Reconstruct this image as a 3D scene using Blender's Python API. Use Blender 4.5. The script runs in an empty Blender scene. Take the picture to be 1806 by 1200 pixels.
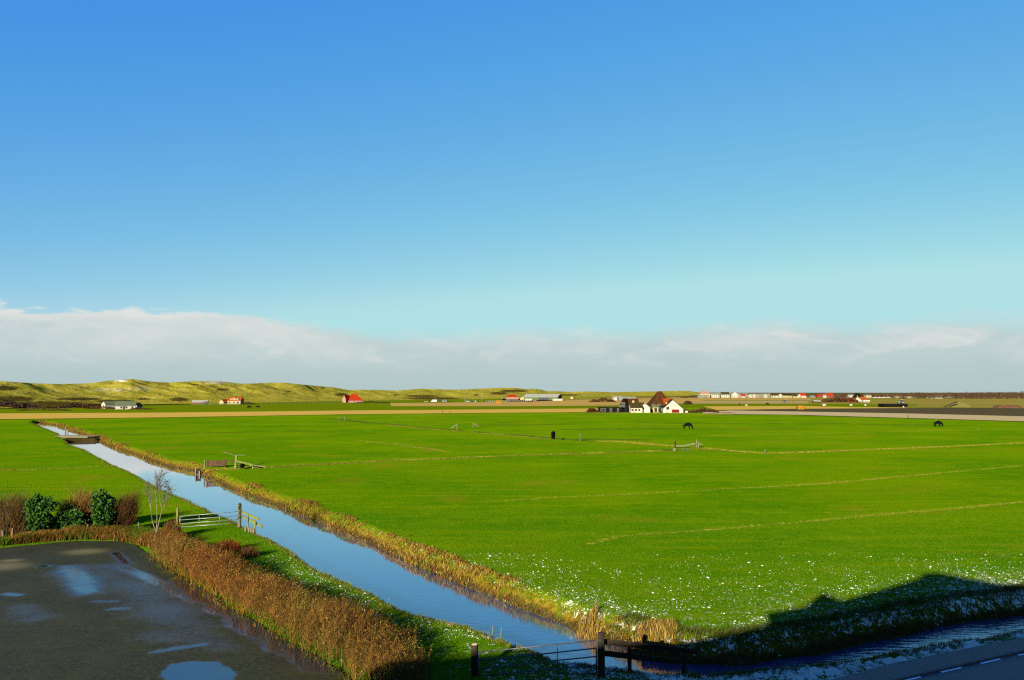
import bpy, bmesh, math, random
import numpy as np
from mathutils import Vector, Matrix
random.seed(7)
RNG = np.random.default_rng(11)
sc = bpy.context.scene
COL = sc.collection
F, H = 1400.0, 10.0
TH = math.atan(92 / 1400)
ZW = -0.85                       # water level in the ditches
SUN_AZ, SUN_EL = math.radians(24.6), math.radians(16.0)   # light travels towards this azimuth (from +y to +x)

def G(px, py, z=0.0):
    """where a sight line of the photograph meets the level z"""
    u = (px - 903) / F; v = (600 - py) / F
    t = (z - H) / (math.sin(TH) + v * math.cos(TH))
    return (u * t, (math.cos(TH) - v * math.sin(TH)) * t)

def poly(pts, z=0.0):
    return np.array([G(a, b, z) for a, b in pts])

# ------------------------------------------------------------------ noise
def _hash(ix, iy, s):
    n = (ix.astype(np.int64) * 374761393 + iy.astype(np.int64) * 668265263 + s * 974711) & 0x7fffffff
    n = ((n ^ (n >> 13)) * 1274126177) & 0x7fffffff
    return ((n ^ (n >> 16)) & 0xffff) / 65535.0
def vnoise(x, y, s=0):
    x = np.asarray(x, float); y = np.asarray(y, float)
    ix = np.floor(x); iy = np.floor(y); fx = x - ix; fy = y - iy
    fx = fx * fx * (3 - 2 * fx); fy = fy * fy * (3 - 2 * fy)
    ix = ix.astype(np.int64); iy = iy.astype(np.int64)
    a = _hash(ix, iy, s); b = _hash(ix + 1, iy, s); c = _hash(ix, iy + 1, s); d = _hash(ix + 1, iy + 1, s)
    return (a * (1 - fx) + b * fx) * (1 - fy) + (c * (1 - fx) + d * fx) * fy
def fbm(x, y, s=0, o=4):
    r = 0; a = 0.5; t = 0
    for i in range(o):
        r = r + a * vnoise(np.asarray(x) * 2 ** i, np.asarray(y) * 2 ** i, s + i * 17); t += a; a *= 0.5
    return r / t
def sstep(a, b, x):
    t = np.clip((x - a) / (b - a), 0, 1); return t * t * (3 - 2 * t)

def seg_dist(x, y, pts, closed=False):
    pts = np.asarray(pts); n = len(pts); best = np.full(x.shape, 1e18)
    for i in range(n if closed else n - 1):
        a = pts[i]; b = pts[(i + 1) % n]; d = b - a; L = (d * d).sum() + 1e-12
        t = np.clip(((x - a[0]) * d[0] + (y - a[1]) * d[1]) / L, 0, 1)
        q = (x - a[0] - t * d[0]) ** 2 + (y - a[1] - t * d[1]) ** 2
        np.minimum(best, q, out=best)
    return np.sqrt(best)
def inside(x, y, pts):
    pts = np.asarray(pts); n = len(pts); r = np.zeros(x.shape, bool)
    for i in range(n):
        a = pts[i]; b = pts[(i + 1) % n]
        if a[1] == b[1]: continue
        r ^= ((a[1] > y) != (b[1] > y)) & (x < (b[0] - a[0]) * (y - a[1]) / (b[1] - a[1]) + a[0])
    return r

# ------------------------------------------------------------------ materials
def new_mat(name):
    m = bpy.data.materials.new(name); m.use_nodes = True
    nt = m.node_tree; nt.nodes.clear()
    out = nt.nodes.new('ShaderNodeOutputMaterial'); b = nt.nodes.new('ShaderNodeBsdfPrincipled')
    nt.links.new(b.outputs[0], out.inputs[0])
    return m, nt, b
def nd(nt, t, **k):
    n = nt.nodes.new(t)
    for a, v in k.items(): setattr(n, a, v)
    return n
def tex(nt, scale, detail=4, rough=0.55, vec=None, dist=0.0):
    n = nd(nt, 'ShaderNodeTexNoise'); n.inputs['Scale'].default_value = scale
    n.inputs['Detail'].default_value = detail; n.inputs['Roughness'].default_value = rough; n.inputs['Distortion'].default_value = dist
    if vec is not None: nt.links.new(vec, n.inputs['Vector'])
    return n.outputs[0]
def mr(nt, x, a, b, c=0.0, d=1.0, smooth=True):
    n = nd(nt, 'ShaderNodeMapRange')
    if smooth: n.interpolation_type = 'SMOOTHSTEP'
    for i, v in zip((1, 2, 3, 4), (a, b, c, d)):
        if hasattr(v, 'is_output'): nt.links.new(v, n.inputs[i])
        else: n.inputs[i].default_value = v
    nt.links.new(x, n.inputs[0]); return n.outputs[0]
def mix(nt, f, a, b, bl='MIX'):
    n = nd(nt, 'ShaderNodeMix', data_type='RGBA', blend_type=bl)
    for i, v in ((0, f), (6, a), (7, b)):
        if hasattr(v, 'is_output'): nt.links.new(v, n.inputs[i])
        else: n.inputs[i].default_value = v if i == 0 else (*v, 1)
    return n.outputs[2]
def mth(nt, op, a, b=0.0, c=0.0):
    n = nd(nt, 'ShaderNodeMath', operation=op)
    for i, v in enumerate((a, b, c)):
        if hasattr(v, 'is_output'): nt.links.new(v, n.inputs[i])
        else: n.inputs[i].default_value = v
    return n.outputs[0]
def attr(nt, name):
    n = nd(nt, 'ShaderNodeAttribute', attribute_name=name); return n
def coords(nt, sx=1, sy=1, sz=1):
    t = nd(nt, 'ShaderNodeTexCoord'); m = nd(nt, 'ShaderNodeMapping'); m.inputs['Scale'].default_value = (sx, sy, sz)
    nt.links.new(t.outputs['Object'], m.inputs[0]); return m.outputs[0]
def bump(nt, b, h, strength, dist):
    n = nd(nt, 'ShaderNodeBump'); n.inputs['Strength'].default_value = strength; n.inputs['Distance'].default_value = dist
    nt.links.new(h, n.inputs['Height']); nt.links.new(n.outputs[0], b.inputs['Normal'])

def simple(name, c, rough=0.7, var=0.25, scale=2.0, stretch=(1, 1, 1), bmp=0.0, metal=0.0, spec=0.3):
    m, nt, b = new_mat(name); v = coords(nt, *stretch)
    n = tex(nt, scale, 5, 0.6, v)
    lo = tuple(max(0, x * (1 - var)) for x in c); hi = tuple(min(1, x * (1 + var)) for x in c)
    nt.links.new(mix(nt, mr(nt, n, 0.3, 0.7), lo, hi), b.inputs['Base Color'])
    b.inputs['Roughness'].default_value = rough; b.inputs['Metallic'].default_value = metal
    b.inputs['Specular IOR Level'].default_value = spec
    if bmp: bump(nt, b, n, 0.5, bmp)
    return m
def foliage(name, rough=0.75, spec=0.15, trans=0.0):
    m, nt, b = new_mat(name); a = attr(nt, 'Col')
    nt.links.new(a.outputs['Color'], b.inputs['Base Color'])
    b.inputs['Roughness'].default_value = rough; b.inputs['Specular IOR Level'].default_value = spec
    if trans:
        t = nd(nt, 'ShaderNodeBsdfTranslucent'); nt.links.new(a.outputs['Color'], t.inputs[0])
        s = nd(nt, 'ShaderNodeMixShader'); s.inputs[0].default_value = trans
        nt.links.new(b.outputs[0], s.inputs[1]); nt.links.new(t.outputs[0], s.inputs[2])
        nt.links.new(s.outputs[0], nt.nodes['Material Output'].inputs[0])
    return m

# ------------------------------------------------------------------ mesh helpers
def link(name, me, mat=None, parent=None, loc=None, rz=0.0):
    o = bpy.data.objects.new(name, me); COL.objects.link(o)
    if mat is not None:
        for m_ in (mat if isinstance(mat, (list, tuple)) else [mat]): me.materials.append(m_)
    if parent is not None: o.parent = parent
    if loc is not None: o.location = loc
    o.rotation_euler[2] = rz
    return o
def fast_mesh(name, V, faces, n, cols=None, smooth=False):
    """V (k,3); faces (m,n) indices"""
    me = bpy.data.meshes.new(name); V = np.asarray(V, np.float32); faces = np.asarray(faces, np.int32)
    me.vertices.add(len(V)); me.vertices.foreach_set('co', V.ravel())
    me.loops.add(faces.size); me.loops.foreach_set('vertex_index', faces.ravel())
    me.polygons.add(len(faces)); me.polygons.foreach_set('loop_start', np.arange(0, faces.size, n, dtype=np.int32))
    me.update(calc_edges=True)
    if smooth: me.polygons.foreach_set('use_smooth', np.ones(len(faces), bool))
    if cols is not None:
        a = me.attributes.new('Col', 'FLOAT_COLOR', 'POINT')
        c = np.ones((len(V), 4), np.float32); c[:, :3] = cols; a.data.foreach_set('color', c.ravel())
    return me
def fattr(me, name, vals):
    a = me.attributes.new(name, 'FLOAT', 'POINT'); a.data.foreach_set('value', np.asarray(vals, np.float32))
class MB:
    def __init__(s): s.v = []; s.f = []
    def add(s, v, f):
        k = len(s.v); s.v += [tuple(p) for p in v]; s.f += [tuple(i + k for i in q) for q in f]; return s
    def box(s, c, d, rz=0.0, tilt=None):
        x, y, z = (q / 2 for q in d)
        P = [Vector((a * x, b * y, e * z)) for e in (-1, 1) for a, b in ((-1, -1), (1, -1), (1, 1), (-1, 1))]
        M = Matrix.Rotation(rz, 3, 'Z')
        if tilt: M = M @ Matrix.Rotation(tilt[1], 3, tilt[0])
        return s.add([M @ p + Vector(c) for p in P], [(3, 2, 1, 0), (4, 5, 6, 7), (0, 1, 5, 4), (1, 2, 6, 5), (2, 3, 7, 6), (3, 0, 4, 7)])
    def beam(s, a, b, w, h, up=(0, 0, 1)):
        a = Vector(a); b = Vector(b); d = (b - a).normalized(); up = Vector(up)
        if abs(d.dot(up)) > 0.98: up = Vector((0, 1, 0))
        x = d.cross(up).normalized(); y = x.cross(d)
        P = [p + x * (i * w / 2) + y * (j * h / 2) for p in (a, b) for i, j in ((-1, -1), (1, -1), (1, 1), (-1, 1))]
        return s.add(P, [(0, 1, 2, 3), (7, 6, 5, 4), (4, 5, 1, 0), (5, 6, 2, 1), (6, 7, 3, 2), (7, 4, 0, 3)])
    def tube(s, pts, radii, n=7, cap=True):
        pts = [Vector(p) for p in pts]
        if not isinstance(radii, (list, tuple)): radii = [radii] * len(pts)
        k = len(s.v); ring = []
        for i, p in enumerate(pts):
            d = (pts[min(i + 1, len(pts) - 1)] - pts[max(i - 1, 0)]).normalized()
            up = Vector((0, 0, 1)) if abs(d.z) < 0.95 else Vector((0, 1, 0))
            x = d.cross(up).normalized(); y = x.cross(d)
            for j in range(n):
                a = 2 * math.pi * j / n; s.v.append(tuple(p + (x * math.cos(a) + y * math.sin(a)) * radii[i]))
        for i in range(len(pts) - 1):
            for j in range(n):
                a = k + i * n + j; b = k + i * n + (j + 1) % n; s.f.append((a, b, b + n, a + n))
        if cap:
            s.f.append(tuple(k + j for j in range(n))[::-1]); s.f.append(tuple(k + (len(pts) - 1) * n + j for j in range(n)))
        return s
    def prism(s, out, axis, a, b):
        """outline (u,v) extruded along axis from a to b"""
        def P(u, v, w): return (w, u, v) if axis == 'x' else (u, w, v) if axis == 'y' else (u, v, w)
        n = len(out); v = [P(u, w, a) for u, w in out] + [P(u, w, b) for u, w in out]
        return s.add(v, [tuple(range(n))[::-1], tuple(range(n, 2 * n))] + [(i, (i + 1) % n, n + (i + 1) % n, n + i) for i in range(n)])
    def build(s, name, mat, parent=None, loc=None, rz=0.0, smooth=False, bevel=0.0):
        me = bpy.data.meshes.new(name); me.from_pydata(s.v, [], s.f)
        bm = bmesh.new(); bm.from_mesh(me); bmesh.ops.recalc_face_normals(bm, faces=bm.faces); bm.to_mesh(me); bm.free()
        if smooth: me.polygons.foreach_set('use_smooth', np.ones(len(me.polygons), bool))
        o = link(name, me, mat, parent, loc, rz)
        if bevel:
            md = o.modifiers.new('bevel', 'BEVEL'); md.width = bevel; md.segments = 2; md.limit_method = 'ANGLE'
        return o
def tag(o, label=None, cat=None, group=None, kind=None):
    for k, v in (('label', label), ('category', cat), ('group', group), ('kind', kind)):
        if v: o[k] = v
    return o
def thing(name, label, cat, loc=(0, 0, 0), rz=0.0, group=None):
    o = bpy.data.objects.new(name, None); COL.objects.link(o); o.location = loc; o.rotation_euler[2] = rz
    o.empty_display_size = 0.3
    return tag(o, label, cat, group)
def copy_tree(o, parent=None):
    c = o.copy(); COL.objects.link(c)
    if parent is not None: c.parent = parent
    for ch in list(o.children): copy_tree(ch, c)
    return c

# ------------------------------------------------------------------ layout read off the photograph
R_EDGE = [(66, 745.6), (95, 750), (136, 763), (150, 768), (170, 776), (192, 787), (238, 803), (257, 810), (297, 824), (343, 831), (353, 838), (380, 850), (405, 863), (430, 872), (463, 884), (497, 897), (530, 910), (590, 935), (652, 960), (689, 980), (736, 1001), (782, 1020), (817, 1036), (867, 1055), (905, 1072), (942, 1085), (979, 1100), (1017, 1116), (1052, 1127), (1067, 1134), (1101, 1144), (1129, 1157), (1179, 1168), (1229, 1175), (1280, 1177), (1330, 1174), (1370, 1169), (1410, 1162), (1456, 1156), (1536, 1136), (1616, 1120), (1696, 1102), (1806, 1088), (1950, 1062), (2300, 1010), (2900, 940)]
L_EDGE = [(2900, 948), (2300, 1022), (1950, 1078), (1806, 1106), (1716, 1126), (1656, 1136), (1584, 1149), (1526, 1160), (1456, 1173), (1420, 1177), (1380, 1182), (1320, 1186), (1270, 1190), (1230, 1194), (1150, 1190), (1114, 1184), (1067, 1181), (1049, 1177), (1004, 1172), (977, 1159), (940, 1147), (920, 1139), (898, 1132), (852, 1112), (805, 1103), (759, 1090), (712, 1072), (666, 1048), (610, 1026), (566, 1002), (540, 983), (503, 962), (472, 947), (450, 937), (418, 918), (397, 912), (380, 903), (360, 895), (330, 880), (297, 867), (275, 856), (253, 842), (231, 832), (213, 825), (180, 808), (158, 796), (128, 786), (118, 775), (108, 766), (85, 757), (60, 747)]
CH_R = poly(R_EDGE, ZW); CH_L = poly(L_EDGE, -0.35)
CH = np.vstack([CH_R, CH_L])
LOT = poly([(-500, 985), (-200, 978), (0, 968), (60, 962), (140, 955.5), (210, 955), (238, 965), (262, 983), (300, 1012), (350, 1040), (400, 1072), (450, 1102), (500, 1134), (550, 1160), (605, 1190), (640, 1230), (700, 1300), (760, 1420), (-900, 1420)])
VERGE = [(1330, 1232), (1440, 1208), (1476, 1199), (1576, 1172), (1656, 1156), (1736, 1140), (1806, 1127), (2100, 1075), (2700, 985)]
KERB = [(1440, 1236), (1560, 1207), (1622, 1192.5), (1696, 1175.5), (1764, 1160), (1806, 1151), (2100, 1093), (2700, 996)]
V_L = poly(VERGE); K_L = poly(KERB)
dK = K_L[-1] - K_L[0]; dK /= np.linalg.norm(dK); nK = np.array([dK[1], -dK[0]])
ROAD_FAR = K_L + nK * 6.5
ROADS = np.vstack([V_L, ROAD_FAR[::-1]])
# dry or dark lines across the pasture: points, half width, dryness, depth of the furrow
LINES = [
    ([(345, 830), (400, 826), (470, 823), (580, 817.5), (700, 811), (800, 807.5), (900, 803), (1000, 799.5), (1100, 797), (1192, 793)], 1.6, 0.8, 0.25),
    ([(1228, 789), (1300, 796), (1350, 799), (1400, 798), (1500, 794), (1600, 790), (1700, 786), (1806, 781), (2200, 763)], 1.2, 1.1, 0.2),
    ([(585, 738), (660, 745.5), (760, 755), (800, 758), (900, 766), (975, 772), (1055, 777.5)], 2.8, 0.25, 0.4), ([(1020, 774), (1060, 773.5), (1130, 775)], 3.0, 0.2, 0.3), ([(560, 745), (700, 742), (800, 745)], 4.0, 0, 0.16), ([(1150, 791), (1260, 792.5)], 1.5, 0.3, 0.3), ([(850, 749), (1000, 748)], 4.0, 0, 0.2),
    ([(680, 749.5), (800, 759.5), (900, 767.5), (975, 772.5)], 0.9, 1.3, 0.0),
    ([(1053, 777), (1100, 779.5), (1190, 787)], 1.3, 1.5, 0.15),
    ([(0, 767), (103, 766.5)], 2.2, 0.0, 0.26), ([(165, 766), (300, 764.5), (420, 762), (560, 759)], 3.0, 0.0, 0.26),
    ([(630, 777), (700, 784), (790, 797)], 0.7, 0.6, 0.0),
    ([(850, 885), (1000, 876), (1150, 869), (1450, 853), (1806, 821), (2100, 797)], 0.7, 0.52, 0.05),
    ([(1040, 958), (1090, 945), (1300, 930), (1500, 912), (1806, 885), (2100, 860)], 0.6, 0.50, 0.05),
    ([(1000, 757), (1230, 755.5), (1420, 757)], 3.6, 0.0, 0.22), ([(1130, 744.5), (1240, 747), (1420, 746), (1700, 750)], 5.0, 0.0, 0.2),
    ([(1230, 769), (1400, 766), (1620, 760), (1806, 757)], 0.8, 0.62, 0.1),
    ([(0, 829), (60, 828), (150, 823.5), (213, 820)], 0.8, 0.9, 0.25), ([(880, 745), (930, 743)], 5, 0, 0.22),
    ([(620, 1080), (700, 1095), (800, 1130)], 0.9, 0.2, 0.0),
    ([(1036, 728.4), (1200, 729.8), (1290, 732)], 1.6, 1.2, 0.0), ([(900, 922), (1000, 915), (1200, 901), (1500, 872), (1806, 850)], 0.5, 0.30, 0.0), ([(1000, 832), (1300, 815), (1806, 797)], 0.6, 0.32, 0.0), ([(1200, 990), (1500, 966), (1806, 935)], 0.5, 0.26, 0.0),
    ([(560, 737), (700, 735), (900, 732), (1050, 730)], 0.9, 0.5, 0.0),
]
LINES = [(poly(p), w, d, z) for p, w, d, z in LINES]
DAM = poly([(96, 767.5), (170, 767.5), (172, 772), (110, 773.5)])
GC = {}
def terrain(x, y, full=False):
    r = np.hypot(x, y)
    z = 0.05 * (fbm(x * 0.35, y * 0.35, 3) - 0.5) + 0.07 * (fbm(x * 0.06, y * 0.06, 5) - 0.5)
    near = (r < 460) & (y > -30)
    d = np.full(x.shape, 99.0)
    if near.any():
        xn, yn = x[near], y[near]
        dn = seg_dist(xn, yn, CH, True); dn = np.where(inside(xn, yn, CH), -dn, dn); d[near] = dn
    lotm = np.ones(x.shape)
    for P in (LOT, ROADS):
        k = near & (r < 90) if P is LOT else near & (r < 160)
        xn, yn = x[k], y[k]; q = seg_dist(xn, yn, P, True); q = np.where(inside(xn, yn, P), -q, q)
        lotm[k] *= sstep(0.0, 0.8, q)
    z = z * lotm - 0.03 * (1 - lotm)
    wob = 0.55 * (fbm(x * 0.55, y * 0.55, 9) - 0.5) * np.clip(60 / np.maximum(r, 1), 0.5, 1)
    dd = d + wob
    bank = ZW - 0.25 + (0.25 - ZW) * sstep(-0.25, 1.15, dd) + 0.0
    z = np.where(dd < 1.2, np.minimum(z, bank + 0.02) * 1.0, z)
    z = np.where(dd < -0.1, np.minimum(z, ZW - 0.2 + np.maximum(dd, -2) * 0.5), z)
    dry = np.zeros(x.shape); fur = np.zeros(x.shape)
    for P, w, a, dep in LINES:
        k = (x > P[:, 0].min() - 6) & (x < P[:, 0].max() + 6) & (y > P[:, 1].min() - 6) & (y < P[:, 1].max() + 6)
        if not k.any(): continue
        q = seg_dist(x[k], y[k], P)
        q = q + 0.7 * (fbm(x[k] * 0.35, y[k] * 0.35, 21) - 0.5)
        g = np.exp(-(q / w) ** 2)
        dry[k] = np.maximum(dry[k], a * g); fur[k] = np.maximum(fur[k], dep * np.exp(-(q / (w * 0.8)) ** 2))
    z = z - fur * sstep(0.2, 1.5, d)
    damm = inside(x, y, DAM) if near.any() else np.zeros(x.shape, bool)
    z = np.where(damm, -0.25, z)
    if full: return z, d, dry, r, fur
    return z

# ------------------------------------------------------------------ ground
def build_ground():
    th = np.concatenate([np.radians(np.arange(-46, 46.001, 0.165)), np.radians(np.arange(49, 314, 5.0))])
    rr = [7.0]
    while rr[-1] < 6000: rr.append(rr[-1] * 1.0068 if rr[-1] < 900 else rr[-1] * 1.03)
    rr = np.array(rr); nt_, nr = len(th), len(rr)
    T, Rr = np.meshgrid(th, rr)
    x = (np.sin(T) * Rr).ravel(); y = (np.cos(T) * Rr).ravel()
    z, d, dry, r, fur = terrain(x, y, True)
    V = np.stack([x, y, z], 1)
    i, j = np.meshgrid(np.arange(nr - 1), np.arange(nt_), indexing='ij')
    a = (i * nt_ + j).ravel(); b = (i * nt_ + (j + 1) % nt_).ravel()
    Q = np.stack([a, a + nt_, b + nt_, b], 1)
    # closing disc under the camera
    V = np.vstack([V, [[0, 0, 0]]]); c = len(V) - 1
    jj = np.arange(nt_); fan = np.stack([np.full(nt_, c), jj, (jj + 1) % nt_, np.full(nt_, c)], 1)
    me = bpy.data.meshes.new('ground')
    lo = np.concatenate([Q.ravel(), fan[:, :3].ravel()]).astype(np.int32)
    st = np.concatenate([np.arange(0, Q.size, 4), Q.size + np.arange(0, fan.shape[0] * 3, 3)]).astype(np.int32)
    me.vertices.add(len(V)); me.vertices.foreach_set('co', V.astype(np.float32).ravel())
    me.loops.add(len(lo)); me.loops.foreach_set('vertex_index', lo)
    me.polygons.add(len(st)); me.polygons.foreach_set('loop_start', st)
    me.update(calc_edges=True); me.polygons.foreach_set('use_smooth', np.ones(len(st), bool))
    line = np.minimum(dry, 1.0)
    # attributes: dryness, bare bank, snow cover
    side = x - np.interp(y, CH_R[:31][::-1, 1], CH_R[:31][::-1, 0])       # right of the long ditch > 0
    right = side > -0.5
    bandw = np.where(right, 1.25, 0.8)
    bn = 0.6 + 0.9 * fbm(x * 0.25, y * 0.25, 31)
    dryb = np.exp(-np.maximum(d, 0) / (bandw * bn * 0.8)) * np.where(right, 1.15, 0.75)
    dry = np.maximum(dry, dryb)
    mud = sstep(0.75, 0.15, d)
    ptc = fbm(x * 0.08, y * 0.05, 41, 5)
    sn = sstep(95, 30, r) * (0.14 + 0.62 * np.exp(-np.maximum(d, 0) / 7.0)) * (0.35 + 1.3 * ptc)
    sn = sn + 0.30 * sstep(24, 6, y - 30 - 0.15 * x) * (x > 2) * (0.3 + 1.4 * ptc) + 0.05 * ptc
    sn *= sstep(0.15, 0.6, d)
    z0 = lambda q: np.append(q, 0)
    fattr(me, 'dry', z0(dry)); fattr(me, 'line', z0(line)); fattr(me, 'mud', z0(mud)); fattr(me, 'snow', z0(sn)); fattr(me, 'fur', z0(fur))
    o = tag(link('ground', me, M_ground()), kind='structure')
    GC['d'] = d
    # water: the cells of the same sheet that the ditch can reach
    dq = d[a]; k = (dq < 1.3)
    Qk = Q[k]; u, inv = np.unique(Qk, return_inverse=True)
    Vw = V[u].copy(); Vw[:, 2] = ZW
    w = fast_mesh('ditch_water', Vw, inv.reshape(-1, 4), 4, smooth=True)
    tag(link('ditch_water', w, M_water()), kind='structure')

def M_ground():
    m, nt, b = new_mat('pasture grass with snow remnants'); v = coords(nt)
    big = tex(nt, 0.035, 5, 0.6, v); mid = tex(nt, 0.5, 5, 0.6, v); fine = tex(nt, 5.0, 5, 0.7, v)
    streak = tex(nt, 0.6, 4, 0.6, coords(nt, 0.12, 1.0, 1))
    g = mix(nt, mr(nt, big, 0.35, 0.65), (0.021, 0.075, 0.0004), (0.048, 0.098, 0.0004))
    g = mix(nt, mr(nt, mid, 0.4, 0.75, 0, 0.7), g, (0.050, 0.098, 0.0006))
    g = mix(nt, mr(nt, fine, 0.45, 0.72, 0, 0.8), g, (0.010, 0.042, 0.0004))
    g = mix(nt, mr(nt, streak, 0.45, 0.7, 0, 0.6), g, (0.066, 0.102, 0.001))
    # yellowed blades
    y2 = tex(nt, 2.2, 5, 0.75, v)
    g = mix(nt, mr(nt, y2, 0.58, 0.74, 0, 0.7), g, (0.11, 0.12, 0.006))
    # tussocks: bright tips and dark hollows about a hand to a stride across
    f1 = tex(nt, 1.5, 4, 0.7, v); f2 = tex(nt, 3.4, 4, 0.7, v)
    g = mix(nt, mr(nt, f1, 0.42, 0.30, 0, 0.75), g, (0.012, 0.044, 0.0003)); g = mix(nt, mr(nt, f2, 0.41, 0.30, 0, 0.7), g, (0.009, 0.036, 0.0003))
    g = mix(nt, mr(nt, f1, 0.60, 0.70, 0, 0.8), g, (0.085, 0.135, 0.005)); g = mix(nt, mr(nt, f2, 0.62, 0.72, 0, 0.8), g, (0.12, 0.16, 0.012))
    hol = tex(nt, 0.09, 5, 0.65, v, 0.4); g = mix(nt, mr(nt, hol, 0.55, 0.70, 0, 0.6), g, (0.075, 0.075, 0.004))
    dry = attr(nt, 'dry').outputs['Fac']
    dn = tex(nt, 1.6, 5, 0.7, v)
    bankc = mix(nt, mr(nt, fine, 0.35, 0.65), (0.040, 0.022, 0.002), (0.115, 0.070, 0.008))
    bankc = mix(nt, mr(nt, dn, 0.48, 0.62, 0, 0.8), bankc, (0.030, 0.055, 0.001))
    dryc = mix(nt, mr(nt, mth(nt, 'MULTIPLY', dn, mr(nt, attr(nt, 'line').outputs['Fac'], 0.1, 0.4)), 0.36, 0.56), bankc, mix(nt, mr(nt, f2, 0.40, 0.62), (0.075, 0.080, 0.004), (0.24, 0.20, 0.035)))
    dm = mr(nt, mth(nt, 'ADD', dry, mth(nt, 'MULTIPLY_ADD', dn, 0.9, -0.45)), 0.3, 0.75)
    g = mix(nt, dm, g, dryc)
    g = mix(nt, mr(nt, mth(nt, 'MULTIPLY', attr(nt, 'fur').outputs['Fac'], mr(nt, tex(nt, 0.12, 4, 0.7, v), 0.30, 0.55, 0.25, 1.0)), 0.04, 0.22, 0, 0.8), g, (0.022, 0.035, 0.004))
    g = mix(nt, mr(nt, attr(nt, 'mud').outputs['Fac'], 0.2, 0.8, 0, 0.9), g, mix(nt, mr(nt, fine, 0.4, 0.7), (0.012, 0.009, 0.004), (0.04, 0.028, 0.01)))
    sn = tex(nt, 2.1, 6, 0.72, v); sn2 = tex(nt, 7.0, 3, 0.6, v)
    s = mth(nt, 'ADD', mth(nt, 'MULTIPLY', sn, 0.55), mth(nt, 'MULTIPLY', sn2, 0.45))
    thr = mth(nt, 'MULTIPLY_ADD', attr(nt, 'snow').outputs['Fac'], -0.21, 0.70)
    sm = mr(nt, mth(nt, 'SUBTRACT', s, thr), -0.01, 0.06)
    g = mix(nt, sm, g, (0.38, 0.39, 0.34))
    nt.links.new(g, b.inputs['Base Color']); b.inputs['Roughness'].default_value = 0.9; b.inputs['Specular IOR Level'].default_value = 0.0
    b.inputs['Sheen Weight'].default_value = 0.20; b.inputs['Sheen Roughness'].default_value = 0.5; nt.links.new(mix(nt, 1.0, g, (1.15, 0.85, 0.3), 'MULTIPLY'), b.inputs['Sheen Tint'])   # upright blades catching the low sun at a grazing view
    bump(nt, b, mth(nt, 'ADD', fine, mth(nt, 'MULTIPLY', sm, 0.5)), 0.6, 0.12)
    return m
def M_water():
    m, nt, b = new_mat('ditch water')
    b.inputs['Base Color'].default_value = (0.0, 0.020, 0.068, 1)
    b.inputs['Roughness'].default_value = 0.03; b.inputs['IOR'].default_value = 1.6; b.inputs['Coat Weight'].default_value = 1.0; b.inputs['Coat IOR'].default_value = 1.6; b.inputs['Coat Roughness'].default_value = 0.03
    v = coords(nt, 1.0, 2.6, 1); w = tex(nt, 1.6, 3, 0.5, v); v2 = coords(nt, 0.5, 1, 1)
    w2 = tex(nt, 9.0, 2, 0.5, coords(nt, 0.6, 1.6, 1))
    h = mth(nt, 'ADD', w, mth(nt, 'MULTIPLY', w2, 0.16)); sp = nd(nt, 'ShaderNodeSeparateXYZ'); nt.links.new(coords(nt), sp.inputs[0])
    calm = mth(nt, 'MAXIMUM', mr(nt, sp.outputs[1], 30.0, 56.0, 0.30, 0.02), mr(nt, sp.outputs[0], 4.0, 11.0, 0.0, 1.0))   # the cross ditch lies open to the wind
    bp = nd(nt, 'ShaderNodeBump'); bp.inputs['Distance'].default_value = 0.032; nt.links.new(calm, bp.inputs['Strength']); nt.links.new(h, bp.inputs['Height']); nt.links.new(bp.outputs[0], b.inputs['Normal']); nt.links.new(bp.outputs[0], b.inputs['Coat Normal'])
    return m

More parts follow.
